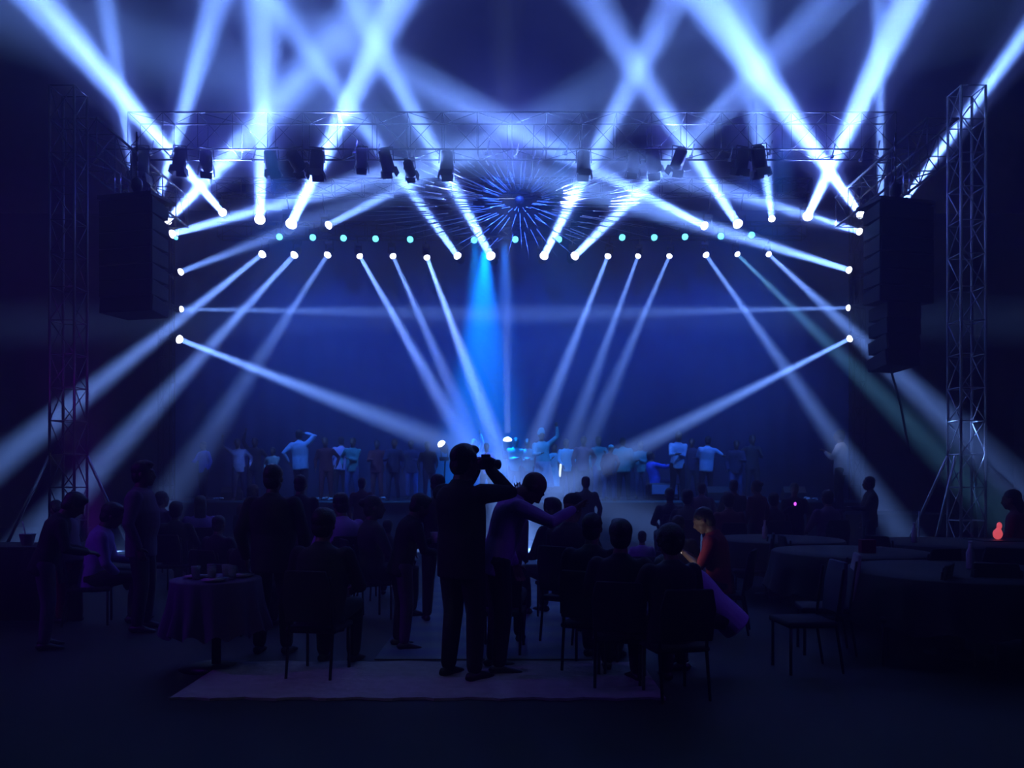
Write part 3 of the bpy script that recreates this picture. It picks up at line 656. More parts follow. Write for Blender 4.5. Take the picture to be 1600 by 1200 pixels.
#@@CROWD
# ------------------------------------------------------------------ the audience, from the nearest
photographer = person(727, 697, 197, face=38, head=(14, 4), arms=('camera', 'camera'), top=BLK, bottom=BLK, hair='quiff', vox=.0085, jacket=.014, bulk=1.08,
    label='tall standing man seen from behind raising a camera to his face')
leaner = person(832, 742, 188, face=78, lean=20, head=(0, 34), arms=('down', (.0, .46, -.02)), top=VIO, bottom=BLK, hair='bald', vox=.0085, headr=1.12,
    label='shaven-headed man in a pale violet shirt stooping forward with one arm reaching out')
raiser = person(786, 806, 168, 'sit', face=5, arms=('lap', (-.02, .12, .54)), top=DPUR, label='seated person behind the stooping man, one open hand raised with spread fingers', vox=.0085)
NEAR = [
 dict(px=116, ytop=774, s=165, face=62, lean=20, head=(0, 14), arms=('front', 'front'), top=BLK, bottom=DPUR, hair='bushy', label='standing person in black with bushy hair looking down, nearest the white bucket'),
 dict(px=88, ytop=786, s=140, face=-60, lean=22, head=(0, 20), arms=('front', 'phone'), top=DPUR, bottom=RED, hair='short', label='stooping person in plum shirt behind the bushy-haired one, reaching to the bucket'),
 dict(px=176, ytop=789, s=142, mode='sit', face=70, lean=12, head=(0, 10), arms=('front', 'lap'), top=VIO, hair='bushy', label='seated person in violet shirt between the bushy-haired stooper and the tall man in profile'),
 dict(px=225, ytop=722, s=150, face=84, arms=('hips', 'down'), top=DPUR, bottom=CHAR, hair='quiff', jacket=.012, bulk=1.15, vox=.010, label='tall standing man in profile with quiffed hair facing the lamp-lit middle'),
 dict(px=254, ytop=768, s=95, mode='sit', face=30, top=DPUR, label='small distant seated person with head just past the profile man\'s chest'),
 dict(px=276, ytop=785, s=112, mode='sit', face=0, top=BLK, hair='bushy', label='seated person in black behind the profile man, hair rounded and bushy'),
 dict(px=313, ytop=775, s=105, mode='sit', face=-20, lean=-4, top=VIO, hair='long', label='seated long-haired person in a mauve top below the sparkling-jacket dancer'),
 dict(px=343, ytop=806, s=128, mode='sit', face=15, top=CHAR, hair='short', label='seated person in charcoal at the glass-covered round table'),
 dict(px=396, ytop=757, s=92, mode='sit', face=10, top=MAR, hair='short', label='seated person in dark maroon behind the broad man\'s shoulder'),
 dict(px=428, ytop=727, s=172, face=4, arms=('down', 'down'), top=BLK, bottom=BLK, hair='short', bulk=1.2, jacket=.016, vox=.010, label='broad man in black standing with his back turned, beside the laid table'),
 dict(px=470, ytop=743, s=122, face=0, top=BLK, hair='short', label='man in black standing just beyond the broad man, back turned'),
 dict(px=532, ytop=771, s=132, mode='sit', face=-25, lean=2, head=(-8, 4), top=VIO, hair='short', jacket=.01, label='seated person in a bright violet shirt lit from behind'),
 dict(px=507, ytop=797, s=190, mode='sit', face=8, lean=4, top=BLK, hair='bushy', bulk=1.15, jacket=.01, label='large seated person in black in front of the bright violet shirt'),
 dict(px=585, ytop=775, s=138, mode='sit', face=60, head=(15, 0), top=CHAR, hair='bun', label='seated person in charcoal with tied hair, turned in profile, next to the violet shirt'),
 dict(px=566, ytop=747, s=82, face=0, top=MAR, label='distant standing person in maroon under the edge of the stage flowers'),
 dict(px=657, ytop=775, s=165, face=66, lean=16, head=(0, 8), arms=('phone', 'front'), top=BLK, bottom=DPUR, hair='bushy', label='stooping standing person in black holding a white cup'),
 dict(px=684, ytop=742, s=140, face=-10, top=BLK, hair='short', label='standing person half hidden behind the photographer\'s shoulder'),
 dict(px=862, ytop=780, s=136, mode='sit', face=-40, lean=8, top=BLK, hair='bushy', label='seated tousle-haired person just past the stooping man\'s outstretched hand'),
 dict(px=896, ytop=772, s=158, mode='sit', face=35, head=(0, 8), top=BLK, hair='cap', hairm=BLK, label='seated person with a peaked dark cap beside the tousle-haired one'),
 dict(px=926, ytop=803, s=185, mode='sit', face=20, top=BLK, hair='short', bulk=1.1, jacket=.01, label='seated person in black in front of the peaked cap'),
 dict(px=970, ytop=814, s=200, mode='sit', face=10, top=BLK, hair='bushy', headr=1.05, bulk=1.1, jacket=.01, label='seated person in black with thick round hair, nearest before the hazy stage front'),
 dict(px=1003, ytop=830, s=118, mode='sit', face=0, top=VIO, hair='short', label='small child in a violet top seated between the two big dark heads'),
 dict(px=1046, ytop=822, s=210, mode='sit', face=-12, top=BLK, hair='curly', headr=1.06, jacket=.01, label='seated curly-haired person in black beside the child in violet'),
 dict(px=1060, ytop=806, s=134, mode='sit', face=25, top=CHAR, hair='short', label='seated person whose head shows just above the curly hair'),
 dict(px=1099, ytop=796, s=150, mode='sit', face=-72, lean=10, head=(0, 16), arms=('phone', 'phone'), top=RED, sleeve='short', hair='short', vox=.010, label='seated man in a red shirt lit white on his arms, looking down at a phone'),
 dict(px=1042, ytop=880, s=186, mode='sit', face=-82, lean=46, head=(0, 20), arms=('low', 'low'), top=VIO, tall=1.58, jacket=.01, vox=.010, label='person in a violet shirt bent low over their knees, back curved'),
 dict(px=915, ytop=745, s=86, face=0, top=CHAR, hair='short', label='lone man standing in the bright haze at the foot of the stage'),
 dict(px=1046, ytop=763, s=84, mode='sit', face=0, top=CHAR, label='distant seated person below the blue-lit stage bench'),
 dict(px=1074, ytop=766, s=93, mode='sit', face=12, top=CHAR, hair='bushy', label='distant seated bushy-haired person next to the one below the bench'),
 dict(px=1096, ytop=754, s=88, face=0, tall=1.5, top=DPUR, label='distant standing person below the blue shirt on stage'),
 dict(px=1138, ytop=770, s=97, mode='sit', face=0, top=MAR, hair='bushy', label='distant seated person in maroon behind the phone-lit man'),
 dict(px=1146, ytop=752, s=90, face=5, top=CHAR, tall=1.55, label='distant standing person behind the maroon seated one'),
 dict(px=1181, ytop=756, s=94, face=-35, top=MAR, hair='bun', tall=1.55, label='standing person in maroon with hair tied up, close to the stage corner'),
 dict(px=1208, ytop=770, s=92, mode='sit', face=0, top=CHAR, label='distant seated person in charcoal beside the tied-up hair'),
 dict(px=1241, ytop=768, s=92, face=-160, arms=('down', 'phone'), tall=1.5, top=BLK, label='person holding a small violet light in the darkness'),
 dict(px=1292, ytop=766, s=94, mode='sit', face=-10, top=DPUR, label='seated person lit dim violet between the violet light and the man in profile'),
 dict(px=1357, ytop=745, s=90, face=-80, arms=('front', 'down'), top=BLK, hair='short', bulk=1.15, label='man in black standing alone in profile against a pale shaft'),
 dict(px=1580, ytop=766, s=112, mode='sit', face=-50, top=MAR, hair='long', lean=6, label='long-haired person in maroon beyond the truss tower with a red glow in front'),
 dict(px=606, ytop=812, s=118, mode='sit', face=0, top=BLK, label='dim seated person between the tied hair and the white cup'),
 dict(px=384, ytop=820, s=150, mode='sit', face=20, top=BLK, hair='bushy', label='dim seated person in black beyond the laid table edge'),
 dict(px=722, ytop=830, s=115, mode='sit', face=0, top=BLK, label='seated person hidden mostly behind the photographer'),
]
crowd = []
for d in NEAR:
    d.setdefault('group', 'people in the audience')
    crowd.append((d, person(**d)))
for q in (photographer, leaner, raiser): q['root']['group'] = 'people in the audience'

# chairs under everyone who sits
chf = mat('chair_frame', (.03, .03, .035), .4, .7); chc = mat('chair_cover', (.009, .008, .013), .9)
ch0 = empty('banquet_chair', (0, 0, 0), 'x', 'chair')
MB().box((0, 0, .385), (.42, .42, .05)).obj('seat', chc, ch0, bevel=.02)
b = MB(); b.add([(x, y, z) for z, y, hw in ((.46, -.22, .19), (.7, -.25, .205), (.86, -.275, .17)) for x in (-hw, hw) for y in (y, y-.035)],
    [(0, 2, 3, 1), (0, 4, 6, 2), (4, 8, 10, 6), (1, 3, 7, 5), (5, 7, 11, 9), (0, 1, 5, 4), (4, 5, 9, 8), (2, 6, 7, 3), (6, 10, 11, 7), (8, 9, 11, 10)])
b.obj('backrest', chc, ch0, bevel=.012)
for sx in (-1, 1):
    MB().tube((sx*.18, .18, 0), (sx*.18, .18, .37), .013).obj('leg', chf, ch0)
    MB().limb([((sx*.18, -.26, 0.012), .012), ((sx*.18, -.2, .38), .013), ((sx*.18, -.26, .8), .012)], 8).obj('leg', chf, ch0)
used = False
seated = [(d, i) for d, i in crowd if d.get('mode') == 'sit']+[(dict(label='seated person behind the stooping man'), raiser)]
for d, i in seated:
    if 'bent low' in d['label']: continue
    o = ch0 if not used else copy_tree(ch0); used = True
    h = i['w'](Vector((0, 0, 0))+Vector((0, -.02, 0))); o.location = (h.x, h.y, 0); o.rotation_euler = (0, 0, R(-i['face'])); o.scale = (1, 1, i['k'])
    lb = d['label'].split(',')[0]
    o['label'] = ' '.join(('dark banquet chair under the '+lb.replace('person ', 'one ')).split()[:15]); o['group'] = 'audience chairs'

# things in people's hands
wf = photographer['w']; hd = photographer['head']
cb = empty('photo_camera', wf(hd+Vector((.045, .20, -.005))), 'black camera held up to the tall photographer\'s eye', 'camera')
cb.rotation_euler = (0, 0, R(-52))
MB().box((0, 0, 0), (.145, .06, .095)).box((0, .0, .06), (.06, .055, .035)).box((-.058, .03, -.005), (.03, .03, .085)).obj('camera_body', BLACKM, cb, False, bevel=.006)
MB().loft([((0, .03, -.005), .034, .034), ((0, .09, -.005), .036, .036), ((0, .1, -.005), .041, .041), ((0, .13, -.005), .041, .041)], 20).obj('camera_lens', BLACKM, cb)
MB().limb([((.075, 0, .03), .006), ((.11, .01, .035), .006), ((.12, .0, .0), .006), ((.10, -.01, -.03), .006), ((.076, 0, -.03), .006)], 8).obj('strap_loop', BLACKM, cb)
jj = [i for d, i in crowd if 'white cup' in d['label']][0]
q, Wp, d_ = jj['hands'][0]; cp = jj['w'](Wp+d_*.07)
cup = MB().loft([((0, 0, -.05), .026, .026), ((0, 0, .05), .036, .036), ((0, 0, .052), .038, .038), ((0, 0, .045), .032, .032)], 16).obj('paper_cup', mat('paper_white', (.8, .8, .82), .7)); cup.location = cp+Vector((-.04, -.03, .0))
tag(cup, 'white paper cup in the hand of the stooping person', 'cup')
rr_ = [i for d, i in crowd if 'red shirt' in d['label']][0]
h2 = [rr_['w'](Wp+d_*.07) for q, Wp, d_ in rr_['hands']]; pc = (h2[0]+h2[1])/2
ph = empty('smartphone', pc+Vector((-.04, 0, .03)), 'lit smartphone in the hands of the man in red', 'phone'); ph.rotation_euler = (R(-35), 0, R(72))
MB().box((0, 0, 0), (.075, .009, .15)).obj('phone_case', BLACKM, ph, False, bevel=.003)
MB().box((0, -.0055, 0), (.068, .002, .14)).obj('screen', mat('lit_screen', (1, 1, 1), .3, emit=(.9, .85, .9), strength=1.6), ph, False)
spot('phone_glow', pc+Vector((-.30, -.38, -.05)), rr_['w'](rr_['head']+Vector((0, .05, -.25))), 3.2, 75, (1, .92, .95), .6, .03)
vi = [i for d, i in crowd if 'violet light' in d['label']][0]
pv = vi['w'](vi['hands'][1][1]+vi['hands'][1][2]*.09)
vl = MB().ball((0, 0, 0), (.022, .022, .03)).obj('light_stick', mat('lit_violet', (1, 1, 1), .3, emit=(.55, .08, 1), strength=3)); vl.location = pv
tag(vl, 'tiny violet light held up in the dark crowd', 'light')

#@@STAGECAST
# ------------------------------------------------------------------ performers and crew on the stage
CI = 0
def cast(px, ytop, **k):
    global CI; CI += 1; s = 59.6*(k.pop('rel', (1.035, .972)[CI % 2])); k.setdefault('side', (-3, 2, 4, -2, 0)[CI % 5]); k.setdefault('stride', (.12, -.1, .2, 0)[CI % 4]); k.setdefault('Y', F/s)
    k.setdefault('group', 'people on the stage'); k['zf'] = DZ
    return person(px, ytop, s, **k)
C = [
 dict(px=317, ytop=690, face=-150, top=BBLU, bottom=CHAR, arms=('down', 'front'), jacket=.0, hair='short', label='person in a pale blue vest at the dark end of the stage', topm=1),
 dict(px=371, ytop=686, face=170, top=SEQ, bottom=NAVY, arms=('hips', 'wave'), hair='short', label='dancer in a glittering sequined jacket with one arm raised'),
 dict(px=398, ytop=684, face=175, top=BLK, bottom=BLK, arms=('hips', 'up'), label='man in black facing the audience beside the sequined dancer'),
 dict(px=426, ytop=699, face=190, top=GREYG, bottom=NAVY, arms=('cross', 'hips'), label='person in a pale grey-green shirt with hands at the waist'),
 dict(px=468, ytop=672, face=10, rel=1.04, top=LBLUE, bottom=BLK, arms=('hips', 'head'), bulk=1.15, jacket=.018, hair='short', label='broad man in a light blue shirt with a hand to his head, back turned'),
 dict(px=508, ytop=684, face=175, top=MAR, bottom=MAR, arms=('hips', 'down'), label='person in maroon facing front between the light blue and lavender shirts'),
 dict(px=533, ytop=683, face=-25, top=LAV, bottom=BLK, arms=('down', 'down'), lean=6, hair='short', label='man in a lavender shirt with his back turned'),
 dict(px=551, ytop=684, face=185, top=TEAL, bottom=JEAN, arms=('cross', 'hips'), label='person in teal and blue jeans just behind the lavender shirt'),
 dict(px=589, ytop=688, face=178, top=MAR, bottom=MAR, arms=('hips', 'front'), jacket=.015, label='person in a long maroon suit in front of the level haze'),
 dict(px=616, ytop=686, face=182, top=NAVY, bottom=NAVY, arms=('down', 'front'), jacket=.015, label='man in a navy suit with a pale collar showing'),
 dict(px=642, ytop=688, face=180, top=NAVY, bottom=JEAN, arms=('front', 'down'), jacket=.015, label='man in navy jacket and blue trousers next to the tilted floor lamp'),
 dict(px=668, ytop=690, face=165, top=CHAR, bottom=NAVY, arms=('low', 'down'), label='person in charcoal behind the tilted floor lamp'),
 dict(px=740, ytop=686, face=200, top=LBLUE, bottom=JEAN, arms=('up', 'front'), label='person in pale blue half hidden by the photographer\'s head'),
 dict(px=760, ytop=692, face=180, top=BBLU, bottom=NAVY, arms=('front', 'clap'), label='person in bright blue between the photographer and the floor lamp cone'),
 dict(px=806, ytop=684, face=176, top=TEAL, bottom=CHAR, arms=('down', 'cross'), label='person in a checked teal shirt by the upward floor lamp'),
 dict(px=824, ytop=686, face=186, top=TEAL, bottom=NAVY, arms=('cross', 'cross'), rel=.97, label='person in teal with folded arms behind the checked shirt'),
 dict(px=846, ytop=672, face=170, top=CYN, bottom=LBLUE, arms=('wave', 'front'), hair='turban', hairm=CYN, skirt=True, rel=1.03, label='turbaned person in a long cyan garment with one hand up'),
 dict(px=866, ytop=694, face=185, top=CYN, bottom=CYN, arms=('down', 'phone'), skirt=True, hair='long', rel=.97, label='long-haired person in a cyan tunic beside the turbaned one'),
 dict(px=885, ytop=686, face=165, top=CYN, bottom=CHAR, arms=('hips', 'low'), label='person in cyan and charcoal holding a pale stick'),
 dict(px=912, ytop=682, face=180, top=DPUR, bottom=CHAR, arms=('hips', 'down'), label='person in plum beyond the pale stick holder'),
 dict(px=936, ytop=682, face=160, top=TEAL, bottom=JEAN, arms=('phone', 'down'), rel=.98, label='person in teal with a hand up to the chin'),
 dict(px=955, ytop=695, face=30, rel=1.055, top=MAR, bottom=JEAN, hair='cap', hairm=CYN, arms=('down', 'hips'), lean=6, label='person in a cyan cap and maroon shirt, back turned'),
 dict(px=973, ytop=684, face=10, top=TEAL, bottom=CHAR, bulk=1.2, rel=1.02, jacket=.012, label='broad person in a teal shirt next to the cyan cap'),
 dict(px=1001, ytop=690, face=185, top=TEAL, bottom=NAVY, arms=('cross', 'front'), rel=.96, label='thin person in dark teal behind the slanting shaft'),
 dict(px=1061, ytop=674, face=172, rel=1.04, top=LBLUE, bottom=BLK, arms=('cross', 'front'), hair='short', label='man in a pale blue shirt with his arms folded, light on his brow'),
 dict(px=1081, ytop=685, face=200, rel=.94, top=NAVY, bottom=BLK, arms=('front', 'hips'), label='person in dark navy between two pale blue shirts'),
 dict(px=1106, ytop=682, face=5, top=LBLUE, bottom=BLK, arms=('front', 'out'), sleeve='short', bulk=1.1, rel=1.02, jacket=.01, label='man in a short-sleeved blue shirt with his back turned'),
 dict(px=1151, ytop=688, face=190, top=NAVY, bottom=JEAN, arms=('front', 'down'), jacket=.012, label='person in navy top and bright jeans near the end of the line'),
 dict(px=1176, ytop=680, face=172, top=CHAR, bottom=BLK, arms=('phone', 'hips'), label='last person of the stage line, in charcoal with a hand at the chest'),
 dict(px=1311, ytop=672, face=-60, top=WHT, bottom=BLK, arms=('phone', 'phone'), sleeve='long', rel=1.0, Y=18.9, hair='short', label='man in white sleeves holding something up, caught in a slanting shaft'),
]
stage_people = []
for d in C:
    d.pop('topm', None)
    if d['px'] == 1311: continue
    stage_people.append((d, cast(**d)))
d = C[-1]
# side wing platform for the man in the shaft
MB().box((8.55, 19.0, .72), (2.4, 1.9, .1)).box((8.55, 18.08, .34), (2.4, .04, .66)).obj('wing_platform', mat('stage_deck', (.02, .022, .03), .5), smooth=False)
tag(bpy.data.objects['wing_platform'], 'low black side platform under the man in white sleeves', 'platform')
shaftman = person(1311, 672, F/18.9, face=-60, top=WHT, bottom=BLK, arms=('phone', 'phone'), hair='short', zf=.77, label=d['label'], group='people on the stage')
spot('side_follow_spot', (3.0, 14.5, 8.6), shaftman['w'](shaftman['head']+Vector((0, 0, -.2))), 900, 4.5, (.8, .85, 1), .6, .05)
# seated performer on a box with arms out
sp = person(1017, 732, 59.6, 'sit', face=70, lean=-14, arms=('reach', 'reach'), top=BBLU, bottom=NAVY, zf=DZ, Y=21.3, jacket=.012, label='person in a bright blue jacket sitting with both arms stretched out', group='people on the stage', tall=1.7)
p = sp['w'](Vector((0, -.02, 0)))
bx = MB().box((p.x, p.y, DZ+.19), (.42, .42, .38)).obj('flight_case', BLACKM, smooth=False, bevel=.015); tag(bx, 'black equipment box under the person sitting with arms out', 'box')
tb = empty('low_table', (0, 0, 0), 'low table with a pale blue front panel on stage beside the seated performer', 'table'); tx = at(1036, 770, 21.0)
MB().box((tx.x+.05, 21.0, DZ+.42), (.85, .5, .04)).obj('table_top', mat('table_grey', (.1, .12, .16), .5), tb, False, bevel=.008)
MB().box((tx.x+.0, 20.74, DZ+.28), (.66, .02, .24)).obj('front_panel', mat('panel_blue', (.16, .26, .5), .6), tb, False)
for sx in (-1, 1):
    for sy in (-1, 1): MB().tube((tx.x+.05+sx*.39, 21+sy*.22, DZ), (tx.x+.05+sx*.39, 21+sy*.22, DZ+.40), .02).obj('leg', BLACKM, tb)
# the pale stick
c = at(875, 735, 20.9)
ls = MB().limb([((0, 0, -.07), .02), ((.0, 0, .0), .028), ((.015, 0, .22), .03)], 8).obj('glow_stick', mat('lit_stick', (1, 1, 1), .4, emit=(.85, .95, .8), strength=1.6)); ls.location = (c.x, 20.9, c.z-.08)
tag(ls, 'short glowing white stick standing upright on the stage front', 'light')
MB().tube((c.x, 20.9, DZ), (c.x, 20.9, c.z-.15), .008).loft([((c.x, 20.9, DZ), .07, .07), ((c.x, 20.9, DZ+.015), .06, .06)], 12).obj('stick_stand', BLACKM)
tag(bpy.data.objects['stick_stand'], 'thin black stand under the glowing white stick', 'stand')
# sound wedge monitors along the stage front
for i, px in enumerate((365, 700, 860, 1120, 1240)):
    X = (px-800)*20.9/F
    if i == 0:
        mw = empty('stage_monitor', (0, 0, 0), 'x', 'monitor', 'black wedge monitors along the stage front')
        MB().add([(-.28, -.2, 0), (.28, -.2, 0), (.28, .2, 0), (-.28, .2, 0), (-.28, -.08, .36), (.28, -.08, .36), (-.28, -.2, .2), (.28, -.2, .2), (-.28, .2, .08), (.28, .2, .08)],
                 [(0, 3, 2, 1), (0, 1, 7, 6), (6, 7, 5, 4), (4, 5, 9, 8), (8, 9, 2, 3), (0, 6, 4, 8, 3), (1, 2, 9, 5, 7)]).obj('cabinet', CAB, mw, False, bevel=.01)
        MB().box((0, .07, .235), (.5, .28, .012), rotM(-45, 0, 0)).obj('grille', GRILLE, mw, False)
        o = mw
    else: o = copy_tree(mw)
    o.location = (X, 20.95 if px != 1120 else 20.9, DZ)
    o['label'] = 'low black wedge monitor on the stage front, %s' % ('nearest the sequined dancer', 'behind the photographer\'s head', 'before the cyan tunic', 'under the short-sleeved blue shirt', 'alone past the end of the line')[i]

#@@TABLES
# ------------------------------------------------------------------ tables, bottles and glasses
CLOTHV = cloth('table_violet', (.10, .06, .16)); CLOTHK = cloth('table_black', (.010, .010, .014))
def round_table(px, py, Y, r, m, label, h=.75, X=None):
    X = (px-800)*Y/F; t = empty('round_table', (X, Y, 0), label, 'table', 'round tables')
    MB().loft([((0, 0, h-.03), r*.98, r*.98), ((0, 0, h-.008), r, r), ((0, 0, h-.004), r*.99, r*.99)], 40).obj('tabletop', BLACKM, t)
    MB().tube((0, 0, .03), (0, 0, h-.03), .04).loft([((0, 0, 0), .3, .3), ((0, 0, .03), .1, .1)], 20).obj('pedestal', BLACKM, t)
    b = MB(); P = []; Fq = []; n = 96; rings = [(0.0, h), (r*.6, h), (r*1.0, h+.001), (r*1.02, h-.012), (1.0, h-.22), (1.0, h-.44)]
    P.append((0, 0, h+.002))
    for j, (q, z) in enumerate(rings[1:]):
        for k in range(n):
            a = 2*pi*k/n; fold = 0 if j < 3 else (.02 if j == 3 else .05)*(1+sin(a*14+sin(a*3)))*.8
            rr = q if j < 3 else r*1.03+fold+(.02 if j == 4 else 0)
            P.append((rr*cos(a), rr*sin(a), z+(.03*sin(a*14) if j == 4 else 0)))
    for k in range(n): Fq.append((0, 1+k, 1+(k+1) % n))
    for j in range(4):
        for k in range(n): Fq.append((1+j*n+k, 1+(j+1)*n+k, 1+(j+1)*n+(k+1) % n, 1+j*n+(k+1) % n))
    o = b.add(P, Fq).obj('tablecloth', m); o.location = (X, Y, .004)
    tag(o, ' '.join(label.replace('dark round table', 'black cloth on the table').replace('small round table', 'violet cloth on the small table').split()[:15]), 'tablecloth', 'tablecloths'); return X, Y, h
X1, Y1, h1 = round_table(338, 0, 6.9, .36, CLOTHV, 'small round table with glasses between the tall profile man and the broad man', h=.74)
GL = mat('glassware', (.55, .55, .7), .12, .0)
gm = bpy.data.materials.new('clear_glass'); gm.use_nodes = True; g_ = gm.node_tree.nodes['Principled BSDF']; g_.inputs['Transmission Weight'].default_value = .85; g_.inputs['Roughness'].default_value = .05; g_.inputs['Base Color'].default_value = (.9, .9, 1, 1)
def glass():
    return MB().loft([((0, 0, 0), .028, .028), ((0, 0, .004), .03, .03), ((0, 0, .11), .038, .038), ((0, 0, .11), .035, .035), ((0, 0, .01), .027, .027)], 18).obj('drinking_glass', gm)
def bottle(m):
    t = empty('bottle', (0, 0, 0), 'x', 'bottle')
    MB().loft([((0, 0, 0), .03, .03), ((0, 0, .01), .035, .035), ((0, 0, .15), .035, .035), ((0, 0, .19), .018, .018), ((0, 0, .235), .014, .014)], 18).obj('bottle_body', m, t)
    MB().loft([((0, 0, .235), .016, .016), ((0, 0, .255), .016, .016)], 12).obj('bottle_cap', mat('cap_white', (.7, .7, .75), .5), t); return t
gd = None
for i, (dx, dy) in enumerate(((-0.136, -0.093), (-0.062, 0.062), (0.012, -0.136), (0.074, 0.031), (0.155, -0.062))):
    o = glass() if gd is None else gd.copy()
    if gd is not None: sc.collection.objects.link(o)
    gd = gd or o; o.location = (X1+dx, Y1+dy, h1+.008)
    tag(o, 'clear drinking glass on the violet cloth of the small laid table', 'glass', 'glasses on the laid table')
pl0 = None
PLM = mat('plate_glaze', (.8, .8, .82), .2)
for i, (dx, dy) in enumerate(((-0.174, 0.019), (0.062, -0.217), (0.186, 0.093))):
    if pl0 is None: pl0 = o = MB().loft([((0, 0, 0), .05, .05), ((0, 0, .004), .07, .07), ((0, 0, .016), .105, .105), ((0, 0, .018), .103, .103), ((0, 0, .008), .065, .065)], 24).obj('plate', PLM)
    else: o = pl0.copy(); sc.collection.objects.link(o)
    o.location = (X1+dx, Y1+dy, h1+.008); tag(o, 'white plate on the violet cloth of the small laid table', 'plate', 'plates on the laid table')
# service counter with the bucket
ct = empty('service_counter', (0, 0, 0), 'long black cloth-covered counter at the edge of the crowd under the white bucket', 'table')
MB().box((-6.2, 9.4, .80), (2.9, .7, .05)).obj('counter_top', CLOTHK, ct, False, bevel=.01)
drape('counter_skirt', -7.65, -4.75, 9.03, .01, .79, CLOTHK, .02, .25).parent = ct
bk = empty('ice_bucket', at(43, 0, 9.3).xyz, 'small white bucket with a stick standing on the black counter', 'bucket'); bk.location = ((43-800)*9.3/F, 9.3, .827)
MB().loft([((0, 0, 0), .05, .05), ((0, 0, .005), .06, .06), ((0, 0, .12), .085, .085), ((0, 0, .125), .09, .09), ((0, 0, .12), .08, .08), ((0, 0, .02), .055, .055)], 24).obj('bucket_body', mat('bucket_white', (.6, .62, .66), .5), bk)
MB().tube((0.0, 0, .03), (-.06, 0, .27), .006).obj('stirring_stick', mat('paper_white', (.8, .8, .82), .7), bk)
WATER = mat('water_bottle', (.5, .55, .62), .15)
TB = [(1490, 10.6, .95, 'dark round table in front of the outrigger-braced tower'), (1330, 9.3, .85, 'dark round table carrying a red box in the empty seating area'), (1500, 7.4, .95, 'dark round table nearest the camera in the empty seating area'),
      (1215, 11.2, .85, 'dark round table behind the man in red')]
for px, Y, r, lb in TB: round_table(px, 0, Y, r, CLOTHK, lb)
X = (1349-800)*9.2/F
tag(MB().box((X, 9.1, .755+.075), (.16, .1, .15)).obj('tissue_box', RED, smooth=False, bevel=.006), 'dim red box standing on a dark round table', 'box')
b0 = bottle(WATER)
for i, (px, Y, dx, lb) in enumerate(((1516, 7.5, 0, 'bottle with a faint violet glint on the nearest dark table'), (1404, 10.5, .2, 'small bottle on the dark table before the braced tower'), (1195, 11.1, 0, 'small pale bottle on the dark table behind the man in red'))):
    o = b0 if i == 0 else copy_tree(b0); o.location = ((px-800)*Y/F+dx, Y, .758); o['label'] = lb; o['group'] = 'bottles on the dark tables'
# empty chairs with pale backs in the empty seating area
def pale_chair(px, Y, rz, label, m):
    o = copy_tree(ch0); o.location = ((px-800)*Y/F, Y, 0); o.rotation_euler = (0, 0, R(rz)); o.scale = (1, 1, 1.05); o['label'] = label; o['group'] = 'empty chairs'
    for c_ in o.children:
        if c_.name.startswith('backrest'):
            c_.data = c_.data.copy(); c_.data.materials.clear(); c_.data.materials.append(m); c_['label'] = 'paler backrest'
PALE = cloth('pale_cover', (.22, .22, .25))
pale_chair(1284, 7.5, 80, 'empty chair with a pale backrest edge-on, beside the darkest tables', PALE)
pale_chair(1254, 6.8, 95, 'empty chair with a dim bluish backrest in front of the pale-backed one', cloth('dim_cover', (.04, .05, .08)))
for i, (px, Y, rz) in enumerate(((1440, 8.6, 20), (1560, 8.7, -20), (1395, 10.3, -60), (1420, 7.0, 60), (1580, 6.6, 170), (1260, 10.2, -90), (1170, 10.6, 80))):
    o = copy_tree(ch0); o.location = ((px-800)*Y/F, Y, 0); o.rotation_euler = (0, 0, R(rz)); o['group'] = 'empty chairs'
    o['label'] = 'empty black banquet chair, ' + ('behind the nearest dark table', 'beyond the nearest dark table towards the frame edge', 'before the braced tower', 'beside the nearest dark table', 'on the camera side of the nearest dark table', 'by the red box table', 'by the table behind the man in red')[i]
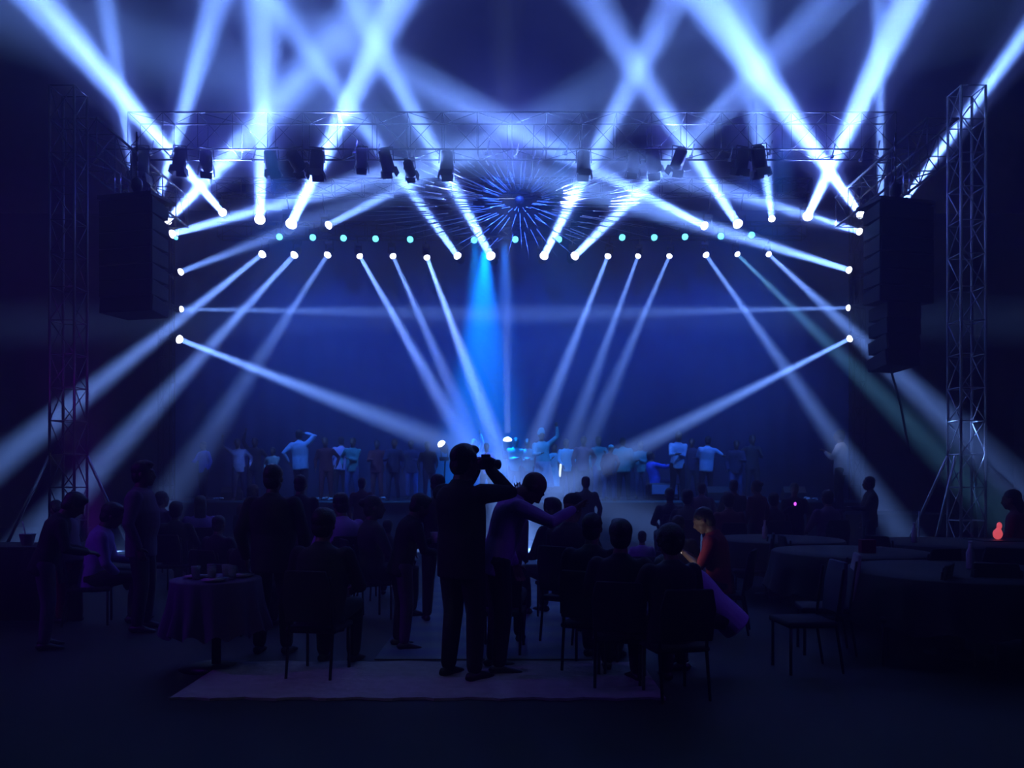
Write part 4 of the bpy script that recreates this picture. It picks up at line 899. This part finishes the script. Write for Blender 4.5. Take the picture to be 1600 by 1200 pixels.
# by the tower: white patch on the ground, ballast and an added red glowing shape
tag(MB().box((9.15, 13.6, .155), (1.9, 1.2, .31)).obj('stage_riser', mat('riser_white', (.4, .42, .46), .6), smooth=False, bevel=.01), 'low pale riser on the ground beside the outrigger-braced tower', 'riser')
b = MB(); b.loft([((0, 0, 0), .13, .09), ((0, 0, .1), .14, .10), ((.03, 0, .25), .09, .07), ((.06, 0, .42), .06, .045), ((.06, 0, .46), .03, .02)], 14)
o = b.obj('ballast_bag', mat('bag_white', (.5, .52, .56), .8), voxel=.02, sm=3); o.location = (7.35, 14.1, 0.0); tag(o, 'pale ballast bag tied to the foot of the tower brace', 'bag')
o = MB().ball((0, 0, .07), (.065, .05, .075)).ball((.02, 0, .18), (.035, .035, .05)).obj('added_red_glow', mat('lit_red', (1, .3, .3), .5, emit=(1, .12, .16), strength=.8), voxel=.014, sm=2)  # made-up glow standing in for something small and red-lit
o.location = ((1559-800)*10.9/F, 10.9, .77); tag(o, 'made-up glowing red shape for a small red-lit thing in front of the long-haired person', 'lamp')
st_ = empty('side_table', ((1562-800)*10.9/F, 10.9, 0), 'small dark table under the added glowing red shape', 'table')
MB().box((0, 0, .755), (.7, .5, .03)).obj('table_top', BLACKM, st_, False, bevel=.005)
for sx in (-1, 1):
    for sy in (-1, 1): MB().tube((sx*.3, sy*.2, 0), (sx*.3, sy*.2, .74), .016).obj('leg', BLACKM, st_)
b = MB().tube((0, 0, .0), (0, 0, 1.0), .012).loft([((0, 0, 0), .15, .15), ((0, 0, .02), .13, .13)], 14); o = b.obj('queue_post', STEEL); o.location = ((1436-800)*14.5/F, 14.5, 0)
tag(o, 'thin upright metal post between the pale shaft and the tower brace', 'post')
# drinks on the rug between the two standing men
o = MB().loft([((0, 0, 0), .03, .03), ((0, 0, .12), .036, .036), ((0, 0, .121), .03, .03)], 16).obj('drink_can', BLACKM); o.location = ((738-800)*6.75/F, 6.75, .021); tag(o, 'dark can standing on the rug beside the photographer\'s shoe', 'can')
gs = MB().limb([((0, 0, .01), .012), ((.035, 0, .2), .012)], 8).obj('water_tube', mat('clear_blue', (.3, .6, .9), .2)); gs.location = ((748-800)*7.2/F, 7.2, .0); tag(gs, 'thin bluish bottle leaning between the photographer and the stooping man', 'bottle')
